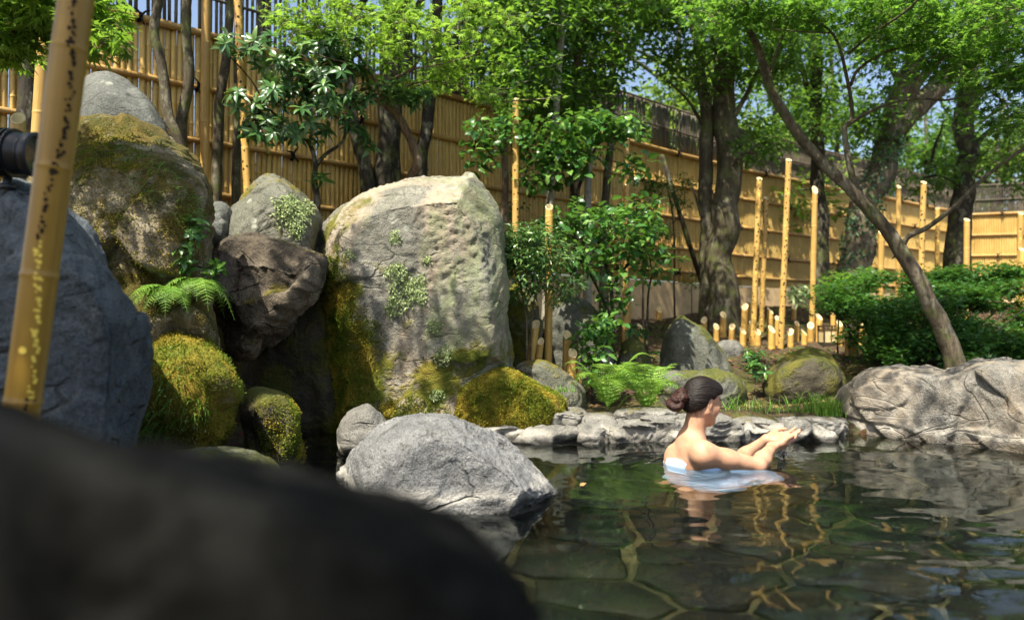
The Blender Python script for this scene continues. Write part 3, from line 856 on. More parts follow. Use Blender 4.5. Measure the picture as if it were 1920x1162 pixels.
R['boulder'] = rock('pale_boulder', 'sunlit pale pitted boulder rising from the water in the foreground',
     [(632, 900), (655, 840), (720, 797), (800, 790), (860, 772), (905, 795), (960, 830), (1010, 870), (1050, 905), (1062, 925), (1000, 1010), (900, 1060), (700, 1060), (640, 980)], 2.85, .42, .35, 'pool', .008, .62, .7, .012, (.010, .014, .008), seed=22, freq=2.6, facet=.3)
R['flat'] = rock('flat_stone', 'flat mossy grey stone peeking above the blurred foreground rock',
     [(295, 860), (350, 838), (430, 834), (505, 848), (530, 875), (520, 960), (300, 960)], 2.45, .25, .2, 'shade', .010, .8, .85, .015, (.01, .012, .004), seed=23)
R['black'] = rock('black_rock', 'out-of-focus black rock filling the lower left foreground',
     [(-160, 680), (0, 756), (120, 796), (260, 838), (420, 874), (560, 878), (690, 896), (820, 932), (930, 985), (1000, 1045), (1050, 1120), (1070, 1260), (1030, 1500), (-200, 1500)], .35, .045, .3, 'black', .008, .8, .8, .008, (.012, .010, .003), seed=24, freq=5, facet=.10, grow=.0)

# pool edging stones, one by one
EDGE = [
 ([(905, 815), (925, 792), (965, 788), (990, 805), (985, 835), (910, 840)], 4.15, 'knobbly pale edging stone next to the foreground boulder'),
 ([(965, 800), (985, 784), (1030, 786), (1048, 800), (1040, 822), (970, 825)], 4.25, 'round speckled edging stone below the golden moss mound'),
 ([(1030, 800), (1040, 760), (1075, 755), (1092, 782), (1080, 800)], 4.25, 'pointed edging stone leaning on the moss mound'),
 ([(1070, 790), (1085, 755), (1130, 752), (1156, 768), (1155, 800), (1080, 805)], 4.3, 'flat topped pale edging stone left of the ferns'),
 ([(930, 826), (1000, 812), (1080, 806), (1140, 812), (1152, 835), (1130, 870), (940, 860)], 4.05, 'wide waterside stone edge under the speckled stones'),
 ([(1085, 815), (1100, 795), (1140, 792), (1158, 812), (1150, 850), (1090, 850)], 4.06, 'rounded grey waterside stone at the small stone gap'),
 ([(1145, 815), (1165, 775), (1215, 770), (1232, 790), (1225, 850), (1150, 855)], 4.08, 'smooth bluish waterside stone below the ferns'),
 ([(1205, 820), (1215, 780), (1262, 778), (1285, 800), (1280, 850), (1210, 855)], 4.1, 'dark wet waterside stone just left of the woman'),
 ([(1160, 782), (1180, 768), (1240, 766), (1262, 778), (1240, 795)], 4.35, 'flat pale edging stone under the fern fronds'),
 ([(1255, 790), (1275, 765), (1320, 768), (1340, 790), (1330, 830), (1260, 830)], 4.3, 'pale edging stone hidden behind the woman'),
 ([(1320, 810), (1332, 785), (1370, 778), (1385, 800), (1375, 845), (1325, 845)], 4.1, 'smooth rounded waterside stone in front of the woman\'s chin'),
 ([(1365, 800), (1375, 774), (1420, 768), (1465, 778), (1470, 800), (1440, 815), (1370, 815)], 4.3, 'long flat edging stone behind the cupped hands'),
 ([(1378, 825), (1395, 798), (1450, 795), (1470, 815), (1460, 840), (1380, 845)], 4.12, 'low dark edged waterside stone behind the forearms'),
 ([(1450, 815), (1475, 795), (1530, 798), (1572, 812), (1570, 845), (1460, 845)], 4.13, 'low waterside stone beside the cupped hands'),
 ([(1470, 800), (1490, 770), (1530, 768), (1575, 785), (1580, 815), (1475, 815)], 4.3, 'humped pale edging stone touching the banded boulder'),
]
for k, (poly, Y, lab) in enumerate(EDGE):
    rock('edging_stone', lab, poly, Y, .13, .24, 'edge', .0085, .8, .88, .007, (.008, .026, .008), freq=3.6, facet=.5, grow=.014, ztop=.06 + .07 * ((k * 37) % 11) / 11, seed=40 + k, cat='edging stone', grp='stones along the pool edge')

rock('rock_ledge', 'low mortared rock ledge under the edging stones left of the woman', [(900, 850), (915, 822), (1000, 808), (1120, 800), (1210, 806), (1290, 815), (1300, 860), (1100, 880), (905, 880)], 4.22, .13, .25, 'edge', .011, .85, .9, .012, (.010, .03, .007), freq=3, facet=.4, seed=71, cat='rock ledge')
rock('rock_ledge', 'low mortared rock ledge under the edging stones behind the cupped hands', [(1270, 855), (1290, 818), (1380, 808), (1470, 808), (1560, 812), (1590, 830), (1585, 880), (1280, 880)], 4.24, .13, .25, 'edge', .011, .85, .9, .012, (.010, .03, .007), freq=3, facet=.4, seed=72, cat='rock ledge')

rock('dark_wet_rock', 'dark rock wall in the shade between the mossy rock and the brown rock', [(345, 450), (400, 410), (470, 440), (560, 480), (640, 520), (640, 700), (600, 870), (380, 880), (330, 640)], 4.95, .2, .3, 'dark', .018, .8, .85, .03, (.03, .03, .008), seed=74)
rock('tan_stone', 'tan stone shelf under the ferns above the low moss-cloaked rock', [(262, 600), (285, 562), (345, 560), (400, 590), (415, 650), (390, 720), (270, 720)], 3.2, .22, .3, 'mosstan', .011, .7, .85, .015, (.012, .03, .008), seed=75)
# ================================================================== bamboo poles and cut stumps
def onground(px, py, y0=4.5, y1=14.0):
    r = ray(px, py)
    ys = np.linspace(y0, y1, 400)
    s = ys / r[1]
    g = ground_z(r[0] * s, ys)
    z = CAMZ + r[2] * s
    k = np.where(z <= g)[0]
    k = k[0] if len(k) else len(ys) - 1
    return np.array([r[0] * s[k], ys[k], g[k]])

def culm(L, r, cut=0.0, node=.24, first=None, seed=0, sides=20, wall=.18, lean=0.0):
    """hollow bamboo culm along +z with an oblique cut; returns outer mesh and cut-face mesh"""
    rr = np.random.default_rng(seed)
    zs, rad = [0.0], [r * 1.02]
    z = first if first is not None else rr.uniform(.05, node)
    while z < L - .02:
        zs += [z - .012, z - .005, z - .0015, z + .0015, z + .005, z + .014]
        rad += [r * .995, r * 1.01, r * 1.035, r * 1.03, r * .985, r * .985]
        z += node * rr.uniform(.85, 1.15)
    keep = [k for k, q in enumerate(zs) if q < L - .005]
    zs = [zs[k] for k in keep] + [L]; rad = [rad[k] for k in keep] + [r * .97]
    n = len(zs); th = np.linspace(0, 2 * np.pi, sides, endpoint=False)
    V = np.array([[rd * math.cos(t), rd * math.sin(t), q] for q, rd in zip(zs, rad) for t in th])
    # oblique cut: shear the top ring down towards -y (towards the viewer)
    top = slice((n - 1) * sides, n * sides)
    V[top, 2] += cut * V[top, 1]
    i, j = np.meshgrid(np.arange(n - 1), np.arange(sides), indexing='ij'); j2 = (j + 1) % sides
    F = np.stack([i * sides + j, i * sides + j2, (i + 1) * sides + j2, (i + 1) * sides + j], -1).reshape(-1, 4)
    # fix rings that the cut passes
    lim = L + cut * V[:(n - 1) * sides, 1]
    V[:(n - 1) * sides, 2] = np.minimum(V[:(n - 1) * sides, 2], lim - .0005)
    outer = mesh_np('culm', V, F)
    ri = r * .97 * (1 - wall)
    rings = []
    for rd, dz in ((r * .968, .0006), (ri, .0006), (ri * .97, -.035), (0.002, -.035)):
        ring = np.array([[rd * math.cos(t), rd * math.sin(t), L + cut * rd * math.sin(t) * (1 if dz > 0 else .6) + dz] for t in th])
        rings.append(ring)
    Vc = np.concatenate(rings)
    i, j = np.meshgrid(np.arange(3), np.arange(sides), indexing='ij'); j2 = (j + 1) % sides
    Fc = np.stack([i * sides + j, i * sides + j2, (i + 1) * sides + j2, (i + 1) * sides + j], -1).reshape(-1, 4)
    return outer, mesh_np('cut_face', Vc, Fc, False)

def discs(items, r, sides=8):
    """bored holes: small discs on the culm surface; items (angle, z, radius)"""
    m = MB()
    th = np.linspace(0, 2 * np.pi, sides, endpoint=False)
    for a, z, q in items:
        n = np.array([math.cos(a), math.sin(a), 0]); t = np.array([-math.sin(a), math.cos(a), 0])
        rim = [(r * 1.0 + .0008) * n * math.sqrt(1) + q * (math.cos(x) * t) + np.array([0, 0, z + q * math.sin(x)]) for x in th]
        rim = [np.array([*(p[:2] / np.linalg.norm(p[:2]) * (r + .0008)), p[2]]) for p in rim]
        V = np.array(rim + [np.array([*(n[:2] * (r + .0008)), z])])
        m.add(V, np.array([[k, (k + 1) % sides, sides] for k in range(sides)]))
    return m.mesh('bored_holes', False)

def pole(label, bot, top, Y, wpx, holes=0, cut=.0, mat='pole', node=.27, first=None, seed=0, group='tall bamboo poles', name='bamboo_pole'):
    b = at(bot[0], bot[1], Y); t = at(top[0], top[1], Y)
    # extend the foot to the ground
    g = gz(b[0], b[1]) - .05
    if b[2] > g: b = t + (b - t) * (t[2] - g) / (t[2] - b[2])
    L = float(np.linalg.norm(t - b)); r = wpx * Y / FPX / 2
    root = thing(name, label, 'bamboo pole', b, group)
    root.rotation_euler = Vector(t - b).to_track_quat('Z', 'Y').to_euler()
    # keep the cut and holes facing the camera
    q = Vector(t - b).normalized().rotation_difference(Vector((0, 0, 1)))
    root.rotation_euler = q.inverted().to_euler()
    o, c = culm(L, r, cut, node, first, seed)
    cu = obj('culm', o, BAM[mat], root); obj('cut_face', c, MAT_PITH, root)
    if holes:
        rr = np.random.default_rng(seed + 5); it = []; lit = []
        z = L - .03
        while z > .1:
            for k in range(holes):
                a = -math.pi / 2 + rr.uniform(-1.25, 1.25)
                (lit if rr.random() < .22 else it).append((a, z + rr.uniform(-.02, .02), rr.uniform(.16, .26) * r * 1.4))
            z -= .06
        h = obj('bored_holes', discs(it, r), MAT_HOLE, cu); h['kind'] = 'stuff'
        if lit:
            h = obj('painted_lit_holes', discs(lit, r), MAT_PAINTED_LIT, cu); h['kind'] = 'stuff'  # flat discs with the sunlight painted into their colour
    return root, L, r

# the leaning pole close to the camera, with its bored spiral of holes
root, L, r = pole('thick ochre bamboo pole leaning across the left edge, bored with a winding line of holes', (40, 775), (148, -40), 1.5, 63, 0, .55, 'old', .25, None, 3, None)
it, lit = [], []
rr = np.random.default_rng(8)
for z in np.arange(.05, L - .02, .0085):
    y = z / L
    a = -math.pi / 2 + .62 + .32 * math.sin(y * 16.5 + .6)
    for k in range(1 if rr.random() < .6 else 2):
        e = (a + rr.normal(0, .10), z + rr.uniform(-.004, .004), rr.uniform(.0020, .0048))
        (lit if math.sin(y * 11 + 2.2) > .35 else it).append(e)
for z, a in ((.47 * L, .22), (.72 * L, .55), (.9 * L, .5), (.22 * L, .35)):
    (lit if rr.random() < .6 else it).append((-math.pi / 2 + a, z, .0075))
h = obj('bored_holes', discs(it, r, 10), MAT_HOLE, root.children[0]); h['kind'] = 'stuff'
h = obj('painted_lit_holes', discs(lit, r, 10), MAT_PAINTED_LIT, root.children[0]); h['kind'] = 'stuff'

pole('plain golden bamboo pole behind the leaning pole at far left', (72, 260), (88, 15), 3.75, 26, 0, .6, seed=11)
pole('plain golden bamboo pole between the two thin trunks and the bored pole', (383, 380), (387, -25), 5.0, 17, 0, .6, seed=12)
pole('bored golden bamboo pole just left of the rhododendron', (464, 350), (444, -25), 4.9, 15, 2, .6, seed=13)
pole('bored bamboo pole rising right of the biggest rock', (967, 440), (967, 186), 5.7, 13, 2, .6, seed=14)
pole('plain slant-cut bamboo pole standing in the nandina shrub', (1028, 668), (1030, 388), 4.95, 15, 0, .9, seed=15)
pole('pale bamboo pole behind the camellia shrub', (1172, 610), (1175, 262), 6.6, 11, 0, .6, seed=16)
pole('bored bamboo pole nearest the twin-trunked tree', (1412, 640), (1424, 335), 7.2, 10.5, 2, .7, seed=17)
pole('shorter bored bamboo pole close behind the one nearest the twin trunks', (1428, 610), (1436, 371), 7.9, 9.5, 2, .7, seed=18)
pole('tallest bored bamboo pole in the middle of the stump cluster', (1464, 650), (1479, 300), 6.9, 11, 2, .7, seed=19)
pole('plain slant-cut bamboo pole left of the lantern', (1522, 640), (1528, 356), 7.3, 10.5, 0, 1.6, seed=20)
pole('plain bamboo pole with its top just left of the leaning maple trunk', (1650, 600), (1653, 436), 6.7, 11, 0, .9, seed=21)
pole('plain thin bamboo pole beside the fork of the leaning maple', (1684, 560), (1685, 350), 8.0, 9, 0, .9, seed=22)
pole('bored bamboo pole right of the maple fork above the low shrub', (1724, 620), (1732, 342), 7.2, 10.5, 2, .7, seed=23)
pole('short thin bored bamboo pole in front of the dark right trunk', (1757, 540), (1758, 390), 8.3, 8.5, 2, .7, seed=24)
pole('short plain bamboo pole near the fence corner', (1812, 540), (1813, 412), 7.6, 10.5, 0, .7, seed=25)
pole('bored bamboo pole at the right edge of the picture', (1911, 540), (1914, 400), 7.8, 10, 2, .7, seed=26)
pole('short thick bamboo pole at the right edge above the shrub', (1917, 560), (1917, 468), 7.0, 12, 0, .7, seed=27)

def stump(label, px, top, base, wpx, Y=None, lean=0.0, cut=1.1, seed=0, grp='slant-cut bamboo stumps'):
    if Y is None:
        b = onground(px, base)
    else:
        b = at(px, base, Y)
    t = at(px + lean, top, b[1])
    b = b.copy(); d = (t - b)
    b = b - d / np.linalg.norm(d) * .06
    L = float(np.linalg.norm(t - b)); r = wpx * b[1] / FPX / 2
    root = thing('bamboo_stump', label, 'bamboo stump', b, grp)
    q = Vector(t - b).normalized().rotation_difference(Vector((0, 0, 1)))
    e = q.inverted().to_matrix() @ Matrix.Rotation(np.random.default_rng(seed).uniform(-.9, .9), 3, 'Z')
    root.rotation_euler = e.to_euler()
    o, c = culm(L, r, cut, .16, .07, seed, 14)
    cu = obj('culm', o, BAM['pole'], root); obj('cut_face', c, MAT_PITH, root)
ST = [
 ('tallest slant-cut bamboo stump behind the golden moss mound', 994, 608, 675, 17, 4.85, 10),
 ('short slant-cut bamboo stump beside the tallest one behind the moss mound', 1010, 640, 672, 13, 4.85, 4),
 ('slant-cut bamboo stump above the grey stone with moss spots', 1062, 628, 692, 17, 4.95, 2),
 ('stout slant-cut bamboo stump at the edge of the grey stone left of the ferns', 1072, 662, 704, 17, 4.8, 2),
 ('lowest slant-cut bamboo stump beside the fern', 1086, 690, 720, 11, 4.85, 0),
 ('slant-cut bamboo stump under the camellia shrub', 1176, 568, 618, 14, None, 0),
 ('small slant-cut bamboo stump left of the triangular boulder', 1201, 613, 642, 13, None, 0),
 ('small bamboo stump peeking above the left shoulder of the triangular boulder', 1237, 580, 600, 11, None, 0),
 ('bamboo stump in front of the plinth by the camellia stems', 1203, 556, 588, 11, None, 0),
 ('bamboo stump directly above the peak of the triangular boulder', 1273, 556, 582, 11, None, 0),
 ('bamboo stump at the foot of the twin-trunked tree', 1304, 558, 582, 11, None, 0),
 ('pale bamboo stump in the pair right of the boulder peak, left one', 1320, 600, 628, 12, None, 0),
 ('pale bamboo stump in the pair right of the boulder peak, right one', 1331, 600, 625, 11, None, 0),
 ('slant-cut bamboo stump standing alone in front of the twin trunks', 1356, 590, 632, 12, None, 0),
 ('bamboo stump far back against the plinth right of the twin trunks', 1379, 566, 592, 9, None, 0),
 ('tall slant-cut stump left of the nearest bored pole', 1394, 575, 640, 12, None, 3),
 ('short slant-cut stump in front of the tall one by the bored pole', 1393, 620, 648, 12, None, 0),
 ('slim stump hugging the foot of the nearest bored pole', 1409, 606, 640, 10, None, 0),
 ('small far stump behind the nearest bored pole', 1406, 564, 600, 9, None, 0),
 ('tall slant-cut stump between the bored poles', 1444, 582, 632, 12, None, 0),
 ('stout short stump in front between the bored poles', 1447, 617, 655, 13, None, 0),
 ('slim stump left of the tallest bored pole', 1457, 596, 648, 8, None, 0),
 ('short stump left of the lantern, farthest from it', 1508, 623, 646, 11, None, 0),
 ('stump second left of the lantern', 1520, 610, 641, 12, None, 0),
 ('tall stump touching the lantern\'s left side', 1536, 594, 642, 12, None, 0),
 ('stump between the lantern and the low maple shrub', 1590, 627, 668, 12, None, 0),
 ('leaning stump at the left edge of the low maple shrub', 1613, 612, 652, 13, None, 6),
 ('short stump between the two cut stumps in front of the bored poles', 1421, 622, 648, 11, None, 0),
 ('squat stump just right of the tallest bored pole', 1482, 622, 650, 12, None, 0),
 ('thin stump midway between the tallest bored pole and the lantern', 1494, 606, 640, 9, None, 0),
 ('stump in front of the lone slant-cut stump by the twin trunks', 1371, 612, 642, 11, None, 2),
 ('far short stump against the plinth right of the tallest bored pole', 1489, 575, 600, 9, None, 0),
 ('stump right of the lantern touching its side', 1574, 606, 650, 11, None, 0),
 ('thin tall stump behind the lantern', 1562, 588, 630, 9, None, 0),
 ('low stump beneath the left end of the low shrub', 1603, 640, 668, 12, None, 0),
 ('small stump left of the pale stone in the litter', 1343, 612, 640, 11, None, 0),
 ('slant-cut bamboo stump behind the black floodlight', 34, 222, 250, 26, 3.0, 0),
]
for k, (lab, px, tp, bs, w, Y, ln) in enumerate(ST):
    stump(lab, px, tp, bs, w, Y, ln, seed=60 + k)

# ================================================================== paper lantern
b = onground(1553, 646)
lan = thing('garden_lantern', 'small square paper lantern with a dark frame among the bamboo stumps', 'lantern', b)
s = .066; hgt = .17
M_LWOOD = plain_mat('dark_lantern_wood', (.03, .02, .012), .6, .4)
M = Mat('lantern_paper')
pp = M.noise(40, 3)
pc = M.ramp(pp, [(.3, (.72, .58, .30)), (.7, (.85, .74, .45))])
M_PAPER = M.out(M.n('MixShader', {0: .45, 1: M.bsdf(pc, .8), 2: M.n('BsdfTranslucent', {'Color': pc})}))
for sx in (-1, 1):
    for sy in (-1, 1):
        obj('post', MB().box((sx * s, sy * s, hgt / 2), (.012, .012, hgt)).mesh('post', False), M_LWOOD, lan)
fr = MB()
for z in (.012, hgt - .035, hgt):
    for q in (-1, 1):
        fr.box((0, q * s, z), (2 * s + .02, .010, .010)); fr.box((q * s, 0, z + .0005), (.010, 2 * s - .012, .010))
for x in (-.03, .03):
    fr.box((x, -s, hgt - .018), (.006, .006, .03))
fr.box((0, -s - .001, hgt / 2 - .01), (.006, .008, hgt - .06))
obj('frame', fr.mesh('frame', False), M_LWOOD, lan)
for q, rz in ((-1, 0), (1, 0), (-1, 1), (1, 1)):
    c, sz = ((0, q * (s - .003), hgt / 2 - .015), (2 * s - .014, .003, hgt - .055)) if rz == 0 else ((q * (s - .003), 0, hgt / 2 - .015), (.003, 2 * s - .014, hgt - .055))
    obj('paper_panel', MB().box(c, sz).mesh('paper_panel', False), M_PAPER, lan)
obj('base', MB().box((0, 0, -.01), (.16, .16, .025)).mesh('base', False), M_LWOOD, lan)

# ================================================================== floodlight
M_BLK = plain_mat('black_cast_metal', (.012, .013, .016), .38, .5, .3, 90, .001)
M_LENS = plain_mat('floodlight_glass', (.02, .03, .035), .08, .8, .1, 10)
M_BRASS = plain_mat('worn_steel_bolt', (.35, .32, .26), .35, .6, .3, 60, .001, Metallic=1.0)
fb = at(14, 342, 2.0)
fl = thing('floodlight', 'black finned garden floodlight on a short stem at the left edge', 'floodlight', fb)
def lathe_x(prof, sides=28):
    th = np.linspace(0, 2 * np.pi, sides, endpoint=False)
    V = np.array([[x, r_ * math.cos(t), r_ * math.sin(t)] for x, r_ in prof for t in th])
    n = len(prof); i, j = np.meshgrid(np.arange(n - 1), np.arange(sides), indexing='ij'); j2 = (j + 1) % sides
    return V, np.stack([i * sides + j, (i + 1) * sides + j, (i + 1) * sides + j2, i * sides + j2], -1).reshape(-1, 4)
cz = .079
tilt = Matrix.Rotation(.08, 3, 'Y')
def fx(V): return np.array([tuple(tilt @ Vector(v)) for v in V]) + np.array([0.02, 0, cz])
V, F = lathe_x([(-.12, .001), (-.12, .050), (-.10, .056), (.02, .056), (.025, .050), (.032, .050), (.036, .058), (.058, .061), (.064, .055), (.060, .049), (.05, .047)])
hs_ = obj('housing', mesh_np('housing', fx(V), F), M_BLK, fl)
fins = MB()
for k in range(9):
    V, F = lathe_x([(-.118 + k * .0145, .050), (-.118 + k * .0145, .066), (-.114 + k * .0145, .066), (-.114 + k * .0145, .050)])
    fins.add(fx(V), F)
obj('cooling_fin', fins.mesh('cooling_fin', False), M_BLK, hs_)
V, F = lathe_x([(.052, .048), (.054, .001)])
obj('lens', mesh_np('lens', fx(V), F), M_LENS, hs_)
bk_ = obj('bracket', MB().box((-.0, 0, .03), (.03, .12, .008)).box((0, .0635, .055), (.026, .006, .06)).box((0, -.0635, .055), (.026, .006, .06)).mesh('bracket', False), M_BLK, fl)
obj('stem', MB().tube([(0, 0, -.06), (0, 0, .03)], .011, 12).tube([(0, 0, -.02), (0, 0, -.005)], .02, 12).mesh('stem'), M_BLK, fl)
obj('bolt', MB().tube([(0, -.062, .062), (0, -.078, .062)], .007, 6).mesh('bolt', False), M_BRASS, bk_)
# ================================================================== leaves
def tpl_simple(w=.42, fold=.10, droop=.12):
    V = np.array([(0, 0, 0), (.45, w / 2, fold), (.5, 0, 0), (.45, -w / 2, fold), (1, 0, -droop)])
    return V, np.array([[0, 2, 1], [0, 3, 2], [2, 4, 1], [3, 4, 2]])
def tpl_broad(w=.5, fold=.07, droop=.18):
    xs = [0, .14, .42, .75, 1.0]; hw = [0, .30, .5, .36, 0]
    V = [(0, 0, 0)]
    for x, h in list(zip(xs, hw))[1:4]:
        z = .06 * math.sin(x * 3) - droop * x * x
        V += [(x, h * w, z + fold), (x, 0, z), (x, -h * w, z + fold)]
    V.append((1, 0, -droop))
    F = [[0, 2, 1], [0, 3, 2], [1, 2, 5], [1, 5, 4], [2, 3, 6], [2, 6, 5], [4, 5, 8], [4, 8, 7], [5, 6, 9], [5, 9, 8], [7, 8, 10], [8, 9, 10]]
    return np.array(V), np.array(F)
def tpl_maple(n=5):
    V = [(0, 0, 0)]; F = []
    angs = np.radians([-82, -42, 0, 42, 82]) if n == 5 else np.radians([-105, -68, -33, 0, 33, 68, 105])
    lens = [.55, .85, 1.0, .85, .55] if n == 5 else [.42, .66, .9, 1.0, .9, .66, .42]
    va = np.concatenate([[angs[0] - .38], (angs[1:] + angs[:-1]) / 2, [angs[-1] + .38]])
    vr = [.20] + [.33] * (len(angs) - 1) + [.20]
    for a, r_ in zip(va, vr): V.append((r_ * math.cos(a), r_ * math.sin(a), .02))
    m = len(V)
    for k, (a, l) in enumerate(zip(angs, lens)):
        V.append((l * math.cos(a), l * math.sin(a), -.16 * l))
        F += [[0, k + 1, m + k], [0, m + k, k + 2]]
    return np.array(V) , np.array(F)
T_SIMPLE = tpl_simple(); T_BROAD = tpl_broad(); T_MAPLE = tpl_maple(5); T_MAPLE7 = tpl_maple(7)
T_NARROW = tpl_simple(.26, .05, .18); T_LONG = tpl_broad(.34, .05, .22); T_ROUND = tpl_broad(.62, .06, .16)
T_CHIP = (np.array([(0, 0, 0), (.5, .32, .1), (1, 0, -.05), (.5, -.32, .1)]), np.array([[0, 2, 1], [0, 3, 2]]))

def unit(a): return a / (np.linalg.norm(a, axis=-1, keepdims=True) + 1e-9)
def scatter(tpl, P, D, Nn, S, rnd):
    TV, TF = tpl
    D = unit(D); Nn = unit(Nn - (Nn * D).sum(1)[:, None] * D); B = np.cross(Nn, D)
    n = len(P); k = len(TV)
    V = P[:, None] + S[:, None, None] * (TV[None, :, 0:1] * D[:, None] + TV[None, :, 1:2] * B[:, None] + TV[None, :, 2:3] * Nn[:, None])
    F = TF[None] + (np.arange(n) * k)[:, None, None]
    return V.reshape(-1, 3), F.reshape(-1, TF.shape[1]), np.repeat(rnd, k)

class Foliage:
    def __init__(s, seed): s.r = np.random.default_rng(seed); s.m = MB()
    def leaves(s, tpl, P, size, up=1.0, droop=.15, out=None, jit=.5):
        r = s.r; n = len(P)
        if n == 0: return
        N0 = np.array([0, 0, up]) + r.normal(0, jit, (n, 3))
        D = r.normal(0, 1, (n, 3)); D[:, 2] = D[:, 2] * .3 - droop
        if out is not None: D = unit(D) * .8 + out
        S = size * r.uniform(.5, 1.3, n)
        V, F, a = scatter(tpl, P, D, N0, S, r.random(n))
        s.m.add(V, F, a)
    def clump(s, tpl, c, rad, n, size, up=1.0, droop=.15, jit=.5):
        r = s.r
        d = unit(r.normal(0, 1, (n, 3))) * (r.random((n, 1)) ** .45)
        P = np.asarray(c) + d * np.asarray(rad)
        s.leaves(tpl, P, size, up, droop, out=d * .7, jit=jit)
    def whorl(s, tpl, c, axis, n, size):
        r = s.r
        axis = unit(np.asarray(axis, float)[None])[0]
        u = unit(np.cross(axis, [.3, .5, .8])[None])[0]; w = np.cross(axis, u)
        a = np.linspace(0, 2 * np.pi, n, endpoint=False) + r.uniform(0, 6)
        rise = r.uniform(-.25, .45, n)[:, None]
        D = np.cos(a)[:, None] * u + np.sin(a)[:, None] * w + axis * rise
        V, F, at_ = scatter(tpl, np.repeat(np.asarray(c)[None], n, 0), D, np.repeat(axis[None], n, 0) + r.normal(0, .15, (n, 3)), size * r.uniform(.7, 1.15, n), np.clip(r.random(n) * .75 + .3 * (rise[:, 0] > .25), 0, 1))
        s.m.add(V, F, at_)
    def build(s, name, mat, parent, base):
        me = s.m.mesh(name)
        me.transform(Matrix.Translation(-Vector(base)))
        o = obj(name, me, mat, parent); o['kind'] = 'stuff'
        return o

def wob(P, amt, seed, f=2.5):
    P = np.asarray(P, float)
    n = np.stack([pn(P * f + 11.1 * seed), pn(P * f + 5.5 + 11.1 * seed), pn(P * f + 9.9 + 11.1 * seed) * .4], 1)
    w = np.linspace(0, 1, len(P))[:, None]
    return P + n * amt * np.minimum(1, w * 4)

